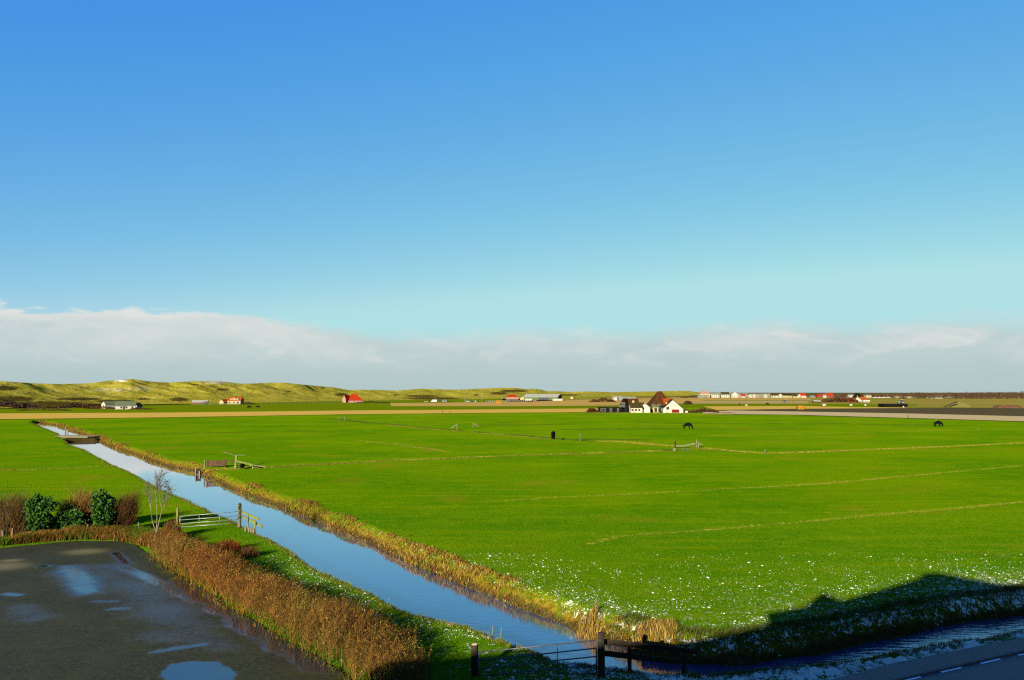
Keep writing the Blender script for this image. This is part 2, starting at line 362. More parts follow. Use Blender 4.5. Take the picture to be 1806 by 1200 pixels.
# ------------------------------------------------------------------ world, sun, camera
def build_world():
    w = bpy.data.worlds.new('World'); sc.world = w; w.use_nodes = True
    nt = w.node_tree; nt.nodes.clear()
    out = nd(nt, 'ShaderNodeOutputWorld'); bg = nd(nt, 'ShaderNodeBackground'); nt.links.new(bg.outputs[0], out.inputs[0])
    sky = nd(nt, 'ShaderNodeTexSky', sky_type='NISHITA'); sky.sun_disc = False
    sky.sun_elevation = SUN_EL; sky.sun_rotation = SUN_AZ + math.pi; sky.altitude = 0
    sky.air_density = 1.0; sky.dust_density = 0.3; sky.ozone_density = 2.0
    K = 1.0 / (2 ** EXPO * SKY_STR)
    sx = nd(nt, 'ShaderNodeSeparateXYZ'); nt.links.new(sky.outputs[0], sx.inputs[0]); cb = nd(nt, 'ShaderNodeCombineXYZ')
    # colour response of the film: more contrast in red than in blue (sky radiance per channel -> a * x^g, capped)
    for i, (ga, gg, cap) in enumerate(((1.42, 1.42, 0.43), (1.07, 0.80, 0.75), (0.79, 0.03, 0.84))):
        q = mth(nt, 'MULTIPLY', mth(nt, 'POWER', mth(nt, 'MULTIPLY', sx.outputs[i], 0.1), gg), ga)
        nt.links.new(mth(nt, 'MULTIPLY', mth(nt, 'MINIMUM', q, cap), K), cb.inputs[i])
    blue = cb.outputs[0]
    CL_LOW, CL_HIGH, CL_LIT = (tuple(K * q for q in c_) for c_ in ((0.45, 0.565, 0.57), (0.61, 0.68, 0.68), (0.86, 0.83, 0.77)))
    tc = nd(nt, 'ShaderNodeTexCoord'); sp = nd(nt, 'ShaderNodeSeparateXYZ'); nt.links.new(tc.outputs['Generated'], sp.inputs[0])
    az = mth(nt, 'ARCTAN2', sp.outputs[0], sp.outputs[1]); el = sp.outputs[2]
    cv = nd(nt, 'ShaderNodeCombineXYZ'); nt.links.new(az, cv.inputs[0]); nt.links.new(mth(nt, 'MULTIPLY', el, 3.0), cv.inputs[1])
    n1 = tex(nt, 7.0, 8, 0.62, cv.outputs[0], 0.3); n2 = tex(nt, 14.0, 7, 0.6, cv.outputs[0], 0.6)
    # top of the cloud bank by azimuth: high at the left, a gap left of the middle, high again at the right
    gap = mth(nt, 'MULTIPLY', mth(nt, 'POWER', 2.718, mth(nt, 'MULTIPLY', mth(nt, 'POWER', mth(nt, 'DIVIDE', mth(nt, 'ADD', az, 0.12), 0.15), 2.0), -1.0)), 0.009)
    lift = mth(nt, 'MULTIPLY', mr(nt, az, -0.30, -0.62), 0.001)
    top = mth(nt, 'ADD', mth(nt, 'SUBTRACT', 0.094, gap), lift)
    top = mth(nt, 'ADD', top, mth(nt, 'ADD', mth(nt, 'MULTIPLY_ADD', n1, 0.05, -0.025), mth(nt, 'MULTIPLY', mth(nt, 'SUBTRACT', n2, 0.5), mr(nt, az, -0.15, -0.5, 0.012, 0.03))))
    hgt = mth(nt, 'SUBTRACT', top, el)
    m = mth(nt, 'MULTIPLY', mr(nt, hgt, 0.0, mr(nt, az, -0.45, 0.0, 0.006, 0.034)), mr(nt, el, 0.0, 0.05, 0.97, 0.93))
    c = mix(nt, mr(nt, el, 0.0, 0.10), CL_LOW, CL_HIGH)
    lit = mth(nt, 'MULTIPLY', mr(nt, n2, 0.44, 0.74), mr(nt, el, 0.02, 0.05))
    n3 = tex(nt, 4.0, 6, 0.6, cv.outputs[0], 0.4)
    lit = mth(nt, 'MAXIMUM', mth(nt, 'MULTIPLY', lit, 0.5), mth(nt, 'MULTIPLY', mth(nt, 'MULTIPLY', mr(nt, n3, 0.46, 0.66), mr(nt, el, 0.025, 0.055)), 0.38))
    rim = mth(nt, 'MULTIPLY', mr(nt, hgt, 0.022, 0.0), mr(nt, az, -0.22, -0.45, 0.12, 0.8))
    c = mix(nt, mth(nt, 'MAXIMUM', lit, rim), c, CL_LIT)
    shade = mth(nt, 'MULTIPLY', mr(nt, n1, 0.55, 0.35), 0.35)
    c = mix(nt, shade, c, CL_LOW)
    nt.links.new(mix(nt, m, blue, c), bg.inputs[0]); bg.inputs[1].default_value = SKY_STR
    s = bpy.data.lights.new('sun', 'SUN'); s.energy = SUN_STR; s.angle = math.radians(0.5); s.color = (1.0, 0.90, 0.72)
    so = bpy.data.objects.new('sun', s); COL.objects.link(so); so.location = (-30, -60, 60)
    dv = Vector((math.sin(SUN_AZ) * math.cos(SUN_EL), math.cos(SUN_AZ) * math.cos(SUN_EL), -math.sin(SUN_EL)))
    so.rotation_euler = dv.to_track_quat('-Z', 'Y').to_euler()
    cam = bpy.data.cameras.new('camera'); co = bpy.data.objects.new('camera', cam); COL.objects.link(co)
    cam.sensor_width = 36; cam.lens = F / 1806 * 36; cam.clip_start = 0.1; cam.clip_end = 20000
    co.location = (0, 0, H); co.rotation_euler = (math.pi / 2 + TH, 0, 0); sc.camera = co
    sc.view_settings.view_transform = 'Standard'; sc.view_settings.look = 'None'; sc.view_settings.exposure = EXPO
    sc.view_settings.gamma = 1; sc.cycles.use_denoising = False; sc.cycles.filter_width = 1.25
SKY_STR, SUN_STR, EXPO = 0.1, 5.0, 2.3
build_world(); build_ground()

# ------------------------------------------------------------------ sheets: fields, car park, road
def sheet(name, pts, z, mat, px=True, dens=0):
    P = poly(pts) if px else np.asarray(pts)
    bm = bmesh.new(); f = bm.faces.new([bm.verts.new((a, b, z)) for a, b in P])
    if f.calc_area() and sum((P[i][0] * P[(i + 1) % len(P)][1] - P[(i + 1) % len(P)][0] * P[i][1]) for i in range(len(P))) < 0: f.normal_flip()
    bmesh.ops.triangulate(bm, faces=bm.faces[:])
    me = bpy.data.meshes.new(name); bm.to_mesh(me); bm.free()
    return tag(link(name, me, mat), kind='structure')
def M_field(name, a, b, c, sx=0.02, sy=0.2, fine=0.7):
    m, nt, p = new_mat(name); v = coords(nt)
    n = tex(nt, 1.0, 5, 0.65, coords(nt, sx, sy, 1)); n2 = tex(nt, fine, 5, 0.7, v)
    g = mix(nt, mr(nt, n, 0.35, 0.65), a, b); g = mix(nt, mr(nt, n2, 0.5, 0.75, 0, 0.7), g, c)
    nt.links.new(g, p.inputs['Base Color']); p.inputs['Roughness'].default_value = 0.95; p.inputs['Specular IOR Level'].default_value = 0.0
    return m
M_stub = M_field('stubble', (0.25, 0.165, 0.030), (0.29, 0.19, 0.037), (0.21, 0.14, 0.026))
M_stub2 = M_field('far stubble', (0.20, 0.125, 0.035), (0.24, 0.165, 0.04), (0.15, 0.095, 0.035), 0.004, 0.05)
M_grey = M_field('sandy plot', (0.20, 0.16, 0.06), (0.165, 0.125, 0.045), (0.14, 0.11, 0.035), 0.006, 0.06)
M_olive = M_field('rough grass plot', (0.11, 0.10, 0.013), (0.155, 0.115, 0.026), (0.07, 0.075, 0.008), 0.005, 0.06)
M_soil = M_field('ploughed soil', (0.036, 0.030, 0.016), (0.048, 0.038, 0.019), (0.028, 0.023, 0.012), 0.01, 0.4)
M_sand = M_field('pale sand track', (0.25, 0.20, 0.105), (0.22, 0.175, 0.085), (0.19, 0.145, 0.065), 0.02, 0.3)
M_green2 = M_field('far meadow', (0.055, 0.088, 0.0008), (0.075, 0.095, 0.0016), (0.04, 0.068, 0.0008), 0.006, 0.05)
sheet('far_land', [(-400, 701), (900, 701), (2200, 701), (2600, 701), (2600, 692.9), (900, 692.9), (-400, 692.9)], 0.05, M_field('far land', (0.045, 0.036, 0.012), (0.07, 0.055, 0.016), (0.03, 0.026, 0.012), 0.002, 0.02))
sheet('rough_meadow', [(870, 703.8), (1240, 700), (2600, 701), (2600, 708), (1240, 714), (870, 712)], 0.08, M_olive)
sheet('far_meadow', [(-900, 722), (0, 722), (400, 712), (620, 707), (880, 703.5), (905, 712), (1200, 712), (1000, 724), (600, 727), (0, 733), (-900, 735)], 0.10, M_green2)
sheet('stubble_field', [(-900, 732), (-400, 731), (0, 730), (300, 728.5), (600, 725), (900, 722.5), (1062, 721), (1062, 727.6), (900, 728.8), (600, 731.8), (300, 737), (0, 740.5), (-400, 747), (-900, 752)], 0.16, M_stub)
sheet('far_stubble_field', [(688, 711.5), (860, 710), (1080, 707), (1240, 705.5), (1240, 710), (1080, 716), (900, 717.2), (690, 717)], 0.17, M_stub2)
sheet('sandy_field', [(940, 708.5), (1080, 704), (1180, 702.8), (1430, 702.6), (1430, 706), (1180, 706.8), (1080, 708), (940, 711)], 0.15, M_stub2)
sheet('grey_field', [(1190, 707.6), (1425, 707.4), (1425, 712.4), (1190, 712.6)], 0.15, M_grey)
sheet('meadow_strip', [(1180, 713), (1425, 712.8), (1620, 714), (1620, 716.5), (1420, 717), (1180, 719)], 0.16, M_green2)
sheet('rough_field', [(1425, 706), (1806, 705.6), (2500, 705.6), (2500, 724), (1806, 720.6), (1600, 719.5), (1425, 714)], 0.14, M_olive)
sheet('tan_field', [(1240, 717.3), (1420, 716.8), (1500, 718.6), (1600, 719.6), (1600, 721.2), (1420, 722.2), (1262, 723.8)], 0.17, M_stub)
sheet('ploughed_field', [(1262, 724.2), (1400, 721.9), (1600, 720.5), (1806, 720.8), (2600, 723), (2600, 749), (1806, 735.6), (1600, 730.4), (1400, 726.8), (1288, 725.2)], 0.20, M_soil)
sheet('sand_track', [(1240, 727), (1288, 725), (1400, 726.8), (1600, 730.4), (1806, 735.6), (2600, 749), (2600, 763), (1806, 744.6), (1600, 738.5), (1400, 732.7), (1288, 731.6), (1240, 730.5)], 0.23, M_sand)

def build_lot():
    # fine grid clipped to the car park so that wetness can vary over it
    x0, y0 = LOT.min(0); x0 = max(x0, -75); nx, ny = 330, 300
    xs = np.linspace(x0, LOT[:, 0].max(), nx); ys = np.linspace(max(y0, 16), LOT[:, 1].max(), ny)
    X, Y = np.meshgrid(xs, ys); X = X.ravel(); Y = Y.ravel()
    sd = seg_dist(X, Y, LOT, True); ins = inside(X, Y, LOT); sd = np.where(ins, -sd, sd)
    wob = 0.5 * (fbm(X * 0.7, Y * 0.7, 61) - 0.5)
    keep = sd + wob < 0.25
    i, j = np.meshgrid(np.arange(ny - 1), np.arange(nx - 1), indexing='ij'); a = (i * nx + j).ravel()
    Q = np.stack([a, a + 1, a + nx + 1, a + nx], 1); Q = Q[keep[Q].all(1)]
    u, inv = np.unique(Q, return_inverse=True); X, Y, sd = X[u], Y[u], sd[u]
    wet = np.zeros(len(u))
    def blob(pts, w, amt):
        P = poly(pts, 0.05); q = seg_dist(X, Y, P, len(P) > 2) if len(P) > 1 else np.hypot(X - P[0][0], Y - P[0][1])
        if len(P) > 2: q = np.where(inside(X, Y, P), -q, q)
        q = q + (0.5 * w + 0.55 * (amt > 1.0)) * (fbm(X * 1.3, Y * 1.3, 71, 5) - 0.5) + 0.10 * (amt > 1.0)
        np.maximum(wet, amt * np.exp(-(np.maximum(q, 0) / w) ** 2), out=wet)
    blob([(286, 1184), (305, 1172), (340, 1166), (385, 1168), (402, 1182), (408, 1200), (420, 1240), (330, 1240), (296, 1196)], 0.22, 1.25)
    blob([(290, 1034), (304, 1042), (330, 1056), (368, 1076), (400, 1096), (450, 1128), (480, 1148), (470, 1149), (425, 1118), (372, 1081), (340, 1066), (308, 1050)], 0.16, 1.2)
    blob([(300, 1012), (350, 1040), (400, 1072), (450, 1102), (500, 1134), (550, 1160), (590, 1186), (562, 1188), (486, 1147), (404, 1096), (334, 1049)], 0.25, 1.1)
    blob([(215, 1000), (250, 1012), (285, 1030)], 0.45, 0.9); blob([(205, 975), (215, 985), (222, 993)], 0.35, 0.9)
    blob([(70, 998), (92, 998), (120, 998)], 0.35, 1.1); blob([(120, 1000), (150, 1018), (160, 1030), (150, 1044)], 1.0, 0.75)
    blob([(142, 1026), (165, 1025)], 0.35, 0.95); blob([(135, 1037), (165, 1041)], 0.3, 0.95); blob([(12, 1047), (32, 1049)], 0.35, 0.8)
    blob([(170, 1060), (205, 1060)], 0.4, 0.6); blob([(195, 1074), (225, 1072)], 0.4, 0.65); blob([(270, 1150), (310, 1142), (360, 1136)], 0.3, 0.75)
    blob([(40, 1070), (60, 1090)], 1.2, 0.4); blob([(180, 1000), (240, 1035), (330, 1100)], 2.0, 0.42); blob([(100, 1010), (200, 1050), (300, 1100)], 1.6, 0.3); blob([(260, 1120), (320, 1110), (400, 1140)], 1.2, 0.35)
    pale = np.zeros(len(u))
    for p, w in (((150, 974), 1.1), ((5, 1000), 1.3), ((20, 990), 0.6)):
        g = G(*p); pale = np.maximum(pale, np.exp(-(((X - g[0]) / (w * 1.3)) ** 2 + ((Y - g[1]) / w) ** 2)))
    moss = sstep(1.6, 0.0, -sd) * (0.4 + 0.8 * fbm(X * 0.8, Y * 0.8, 81))
    V = np.stack([X, Y, 0.02 + 0.015 * fbm(X * 0.5, Y * 0.5, 66)], 1)
    me = fast_mesh('car_park', V, inv.reshape(-1, 4), 4, smooth=True)
    fattr(me, 'wet', wet); fattr(me, 'pale', pale); fattr(me, 'moss', moss)
    m, nt, b = new_mat('wet asphalt'); v = coords(nt)
    gr = tex(nt, 5.0, 6, 0.85, v); sp = tex(nt, 9.0, 3, 0.8, v); lg = tex(nt, 0.35, 5, 0.6, v, 0.5); st = tex(nt, 1.2, 4, 0.6, coords(nt, 0.5, 1.4, 1))
    c = mix(nt, mr(nt, lg, 0.35, 0.65), (0.0085, 0.0092, 0.0010), (0.014, 0.0145, 0.0018))
    c = mix(nt, mr(nt, gr, 0.42, 0.62, 0, 0.9), c, (0.022, 0.0215, 0.0050)); c = mix(nt, mr(nt, sp, 0.62, 0.70, 0, 0.8), c, (0.075, 0.07, 0.05))
    c = mix(nt, mr(nt, st, 0.48, 0.72, 0, 0.6), c, (0.022, 0.020, 0.003))
    c = mix(nt, mr(nt, attr(nt, 'pale').outputs['Fac'], 0.1, 1.0, 0, 0.75), c, (0.085, 0.072, 0.028))
    c = mix(nt, mr(nt, mth(nt, 'ADD', attr(nt, 'moss').outputs['Fac'], mth(nt, 'MULTIPLY_ADD', gr, 0.5, -0.25)), 0.45, 0.9, 0, 0.8), c, (0.016, 0.019, 0.003))
    wt = mth(nt, 'ADD', attr(nt, 'wet').outputs['Fac'], mth(nt, 'ADD', mth(nt, 'MULTIPLY_ADD', lg, 0.5, -0.25), mth(nt, 'MULTIPLY_ADD', gr, 0.5, -0.27)))
    wm = mr(nt, wt, 0.15, 0.95)
    c = mix(nt, wm, c, (0.008, 0.009, 0.010)); nt.links.new(c, b.inputs['Base Color'])
    nt.links.new(mr(nt, wm, 0.0, 1.0, 0.62, 0.03, False), b.inputs['Roughness']); b.inputs['IOR'].default_value = 1.8
    nt.links.new(mr(nt, wm, 0.0, 1.0, 0.05, 0.75, False), b.inputs['Specular IOR Level'])
    bp = nd(nt, 'ShaderNodeBump'); bp.inputs['Distance'].default_value = 0.02
    nt.links.new(mr(nt, wm, 0.2, 0.9, 0.7, 0.0), bp.inputs['Strength']); nt.links.new(gr, bp.inputs['Height']); nt.links.new(bp.outputs[0], b.inputs['Normal'])
    tag(link('car_park', me, m), kind='structure')
build_lot()

def M_brick():
    m, nt, b = new_mat('brick paving'); v = coords(nt)
    mp = nd(nt, 'ShaderNodeMapping'); mp.inputs['Rotation'].default_value[2] = -math.atan2(dK[1], dK[0]); nt.links.new(v, mp.inputs[0])
    br = nd(nt, 'ShaderNodeTexBrick'); nt.links.new(mp.outputs[0], br.inputs[0]); br.inputs['Scale'].default_value = 1.0
    br.inputs['Brick Width'].default_value = 0.42; br.inputs['Row Height'].default_value = 0.3; br.inputs['Mortar Size'].default_value = 0.012
    br.inputs[1].default_value = (0.045, 0.034, 0.026, 1); br.inputs[2].default_value = (0.062, 0.046, 0.034, 1); br.inputs[3].default_value = (0.016, 0.014, 0.012, 1)
    n = tex(nt, 1.3, 5, 0.7, v)
    nt.links.new(mix(nt, mr(nt, n, 0.4, 0.75, 0, 0.6), br.outputs[0], (0.032, 0.028, 0.024)), b.inputs['Base Color']); b.inputs['Roughness'].default_value = 0.7
    bump(nt, b, br.outputs[1], 0.3, -0.01); return m
M_asph = simple('road asphalt', (0.030, 0.031, 0.034), 0.6, 0.3, 3.0, bmp=0.01)
M_paint = simple('worn road paint', (0.55, 0.55, 0.53), 0.6, 0.3, 6.0)
M_conc = simple('concrete', (0.18, 0.17, 0.14), 0.8, 0.3, 4.0)
sheet('pavement', np.vstack([V_L, (K_L - nK * 0.12)[::-1]]), 0.05, M_brick(), False)
sheet('road', np.vstack([K_L, ROAD_FAR[::-1]]), -0.005, M_asph, False)
mb = MB(); 
for p, q in zip(K_L[:-1], K_L[1:]):
    for k in range(0, 1): mb.prism([(0, 0)] * 0 or [(p[0], p[1]), (q[0], q[1]), (q[0] - nK[0] * 0.12, q[1] - nK[1] * 0.12), (p[0] - nK[0] * 0.12, p[1] - nK[1] * 0.12)], 'z', -0.1, 0.062)
tag(mb.build('kerb', simple('kerb stone', (0.05, 0.048, 0.042), 0.8, 0.3, 3.0)), kind='structure')
for a, b in (((1596, 1200.5), (1624, 1194)), ((1660, 1186), (1696, 1177.5)), ((1730, 1170.5), (1764, 1162.5)), ((1796, 1156), (1830, 1148.5)), ((1862, 1142), (1893, 1136))):
    p, q = np.array(G(*a)), np.array(G(*b)); n = nK * 0.05
    sheet('road_marking', [p - n, q - n, q + n, p + n], 0.003, M_paint, False)

# ------------------------------------------------------------------ dunes
SKYL = [(-900, 676), (-400, 672), (-100, 673), (0, 672), (60, 676), (110, 677.5), (160, 676), (190, 672), (232, 668.5), (265, 673), (300, 675), (340, 672.5), (390, 673), (430, 677), (470, 675.5), (500, 675), (540, 679), (590, 683.5), (615, 688), (650, 687.5), (700, 689), (745, 685.5), (790, 687.5), (820, 687), (850, 685.5), (880, 684.3), (905, 684.3), (930, 686.5), (945, 686), (965, 690), (985, 690.2), (1005, 691.5), (1040, 690.5), (1080, 692), (1120, 691), (1150, 690.5), (1195, 689.5), (1215, 690), (1235, 692.5), (1260, 695), (1300, 699)]
FOOT = [(-900, 735), (0, 721), (200, 715), (400, 711.3), (620, 707.3), (900, 703.3), (1100, 700), (1230, 698.8), (1300, 698.6)]
def build_dunes():
    pxs = np.arange(-900, 1301, 2.2); sk = np.interp(pxs, *zip(*SKYL)); ft = np.interp(pxs, *zip(*FOOT))
    u = (pxs - 903) / F; dirx = u / np.sqrt(1 + u * u); diry = 1 / np.sqrt(1 + u * u); sl = np.sqrt(1 + u * u)
    rf = H * F / (ft - 692) * sl; rc = rf * 1.22 + 90
    T = np.concatenate([np.linspace(0, 1, 110), np.linspace(1.02, 2.2, 26)])
    R = rf[None] + (rc - rf)[None] * T[:, None]
    R = R * (1 + 0.04 * (fbm(pxs / 160, np.zeros_like(pxs), 5) - 0.5))[None]
    X = R * dirx; Y = R * diry
    slope = ((692 - sk) / F / sl)[None]; zc = H + slope * rc[None]
    prof = sstep(0, 1, np.clip(T, 0, 1)) ** 0.75
    N1 = fbm(X / 60, Y / 60, 101, 4); N2 = fbm(X / 17, Y / 17, 111, 4); ridge = 1 - np.abs(2 * fbm(X / 110, Y / 110, 131, 4) - 1)
    Z = zc * prof[:, None] * (0.55 + 0.75 * ridge) + (N1 - 0.5) * 5.0 * sstep(0.05, 0.5, T)[:, None] + (N2 - 0.5) * 3.0 * sstep(0.02, 0.3, T)[:, None]
    cap = H + slope * R - 0.35 * fbm(X / 9, Y / 9, 141, 3) * sl[None]
    Z = np.where(T[:, None] > 0.8, Z * (1 - sstep(0.8, 0.97, T))[:, None] + (cap + 0.2) * sstep(0.8, 0.97, T)[:, None], Z)
    Z = np.minimum(Z, cap)
    back = sstep(1.0, 2.0, T)[:, None]; Z = Z * (1 - back) + 1.0 * back
    Z[0] = -1.0
    nt_, nx = Z.shape
    i, j = np.meshgrid(np.arange(nt_ - 1), np.arange(nx - 1), indexing='ij'); a = (i * nx + j).ravel()
    me = fast_mesh('dunes', np.stack([X, Y, Z], 2).reshape(-1, 3), np.stack([a, a + 1, a + nx + 1, a + nx], 1), 4, smooth=True)
    # dark scrub patches where the photograph has them (pixel places of their ground)
    pp = np.tile(pxs, nt_); py = (692 - (Z - H) / R * sl[None] * F).ravel(); sc_ = np.zeros(len(pp))
    for (cx, cy, wx, wy) in ((10, 685, 30, 5), (60, 714, 150, 5), (140, 704, 50, 3.0), (205, 708, 45, 3.5), (318, 705, 20, 4), (345, 679, 10, 1.6), (395, 687, 14, 2.4), (480, 690, 0, 0), (570, 684.5, 5, 1.4), (603, 696, 14, 3), (700, 697, 10, 1.4), (765, 703, 60, 2.5), (745, 699, 34, 3), (510, 691, 5, 1), (255, 704, 14, 2), (880, 694, 20, 3), (40, 716, 60, 3), (1000, 697, 30, 1.5), (20, 704, 60, 6), (90, 712, 80, 5), (840, 697, 6, 1.5), (905, 690, 30, 3)):
        if wx: sc_ = np.maximum(sc_, np.exp(-((pp - cx) / wx) ** 2 - ((py - cy) / wy) ** 2))
    fattr(me, 'scrub', sc_)
    snow = np.zeros(len(pp))
    for (cx, cy, wx, wy, am) in ((215, 672, 14, 2.5, 0.9), (150, 680, 40, 3, 0.4), (200, 688, 60, 6, 0.5), (250, 685, 30, 6, 0.5), (380, 676, 40, 3, 0.6), (420, 676, 12, 1.5, 0.6), (100, 695, 100, 12, 0.25)):
        snow = np.maximum(snow, am * np.exp(-((pp - cx) / wx) ** 2 - ((py - cy) / wy) ** 2))
    fattr(me, 'snow', snow)
    m, nt, b = new_mat('marram dunes'); v = coords(nt)
    n = tex(nt, 0.05, 6, 0.65, v); n2 = tex(nt, 0.30, 6, 0.7, v); n3 = tex(nt, 0.12, 5, 0.7, coords(nt, 0.6, 2.0, 1))
    c = mix(nt, mr(nt, n, 0.35, 0.65), (0.135, 0.125, 0.010), (0.19, 0.158, 0.020))
    c = mix(nt, mr(nt, n2, 0.45, 0.7, 0, 0.8), c, (0.075, 0.072, 0.003)); c = mix(nt, mr(nt, n3, 0.52, 0.72, 0, 0.7), c, (0.26, 0.24, 0.060))
    c = mix(nt, mr(nt, n3, 0.30, 0.45, 0.55, 0), c, (0.085, 0.055, 0.006))
    s = mr(nt, mth(nt, 'ADD', attr(nt, 'scrub').outputs['Fac'], mth(nt, 'MULTIPLY_ADD', n2, 1.2, -0.6)), 0.35, 0.65, 0, 0.9)
    c = mix(nt, s, c, mix(nt, n2, (0.022, 0.010, 0.003), (0.034, 0.028, 0.006)))
    sn = mr(nt, mth(nt, 'ADD', attr(nt, 'snow').outputs['Fac'], mth(nt, 'MULTIPLY_ADD', n2, 2.2, -1.3)), 0.25, 0.5, 0, 0.8)
    c = mix(nt, sn, c, (0.30, 0.30, 0.29))
    nt.links.new(c, b.inputs['Base Color']); b.inputs['Roughness'].default_value = 1; b.inputs['Specular IOR Level'].default_value = 0
    bump(nt, b, n2, 0.7, 1.2)
    tag(link('dunes', me, m), kind='structure')
build_dunes()

# ------------------------------------------------------------------ vegetation
M_leaf = foliage('leaves', 0.65, 0.08); M_dryleaf = foliage('dry grass', 0.85, 0.05); M_twig = foliage('twigs', 0.85, 0.1)
M_bark = simple('pale bark', (0.065, 0.058, 0.032), 0.85, 0.3, 8); M_barkd = simple('dark bark', (0.05, 0.04, 0.025), 0.9, 0.3, 8)
def blades(P, h, w, lean=0.3, n=1, rng=RNG, wind=(0.0, 0.0), spread=0.0):
    """one bent two-segment blade per row of P; returns V, tris, blade index per vertex"""
    P = np.repeat(P, n, 0); k = len(P)
    P = P + np.concatenate([rng.normal(0, spread, (k, 2)), np.zeros((k, 1))], 1) if spread else P
    hh = np.repeat(np.broadcast_to(h, (k // n,)), n) * rng.uniform(0.55, 1.15, k); ww = np.broadcast_to(w, (k,)) * rng.uniform(0.7, 1.3, k)
    a = rng.uniform(0, 2 * np.pi, k); ax = np.stack([np.cos(a), np.sin(a), np.zeros(k)], 1) * ww[:, None] / 2
    L = np.stack([rng.normal(wind[0], lean, k), rng.normal(wind[1], lean, k), np.zeros(k)], 1) * hh[:, None]
    up = np.zeros((k, 3)); up[:, 2] = hh
    m1 = P + up * 0.55 + L * 0.35
    V = np.stack([P - ax, P + ax, m1 + ax * 0.8, m1 - ax * 0.8, P + up + L], 1).reshape(-1, 3)
    o = np.arange(k)[:, None] * 5
    T = np.concatenate([o + [0, 1, 2], o + [0, 2, 3], o + [3, 2, 4]], 1).reshape(-1, 3)
    return V, T, np.repeat(np.arange(k), 5)
def pick(pal, k, rng=RNG, var=0.25):
    pal = np.array(pal); w = None
    c = pal[rng.integers(0, len(pal), k)]
    return c * rng.uniform(1 - var, 1 + var, (k, 1))
def band_points(n, x0, x1, y0, y1, rng=RNG):
    return rng.uniform(x0, x1, n), rng.uniform(y0, y1, n)
def chan_sd(x, y):
    d = seg_dist(x, y, CH, True); return np.where(inside(x, y, CH), -d, d)
def along(P, n, lo, hi, rng=RNG, wexp=0.0):
    """n random points beside polyline P at signed offsets lo..hi to its right-hand normal, density ~ 1/dist^wexp"""
    S = np.linalg.norm(np.diff(P, axis=0), axis=1); mid = (P[1:] + P[:-1]) / 2; W = S / np.linalg.norm(mid, axis=1) ** wexp
    i = rng.choice(len(S), n, p=W / W.sum()); t = rng.random(n)[:, None]; q = P[i] * (1 - t) + P[i + 1] * t
    d = (P[i + 1] - P[i]) / S[i][:, None]; nr = np.stack([d[:, 1], -d[:, 0]], 1)
    return q + nr * rng.uniform(lo, hi, n)[:, None]
def stuff(name, V, T, c, mat):
    return tag(link(name, fast_mesh(name, V, T, 3, c), mat), kind='stuff')

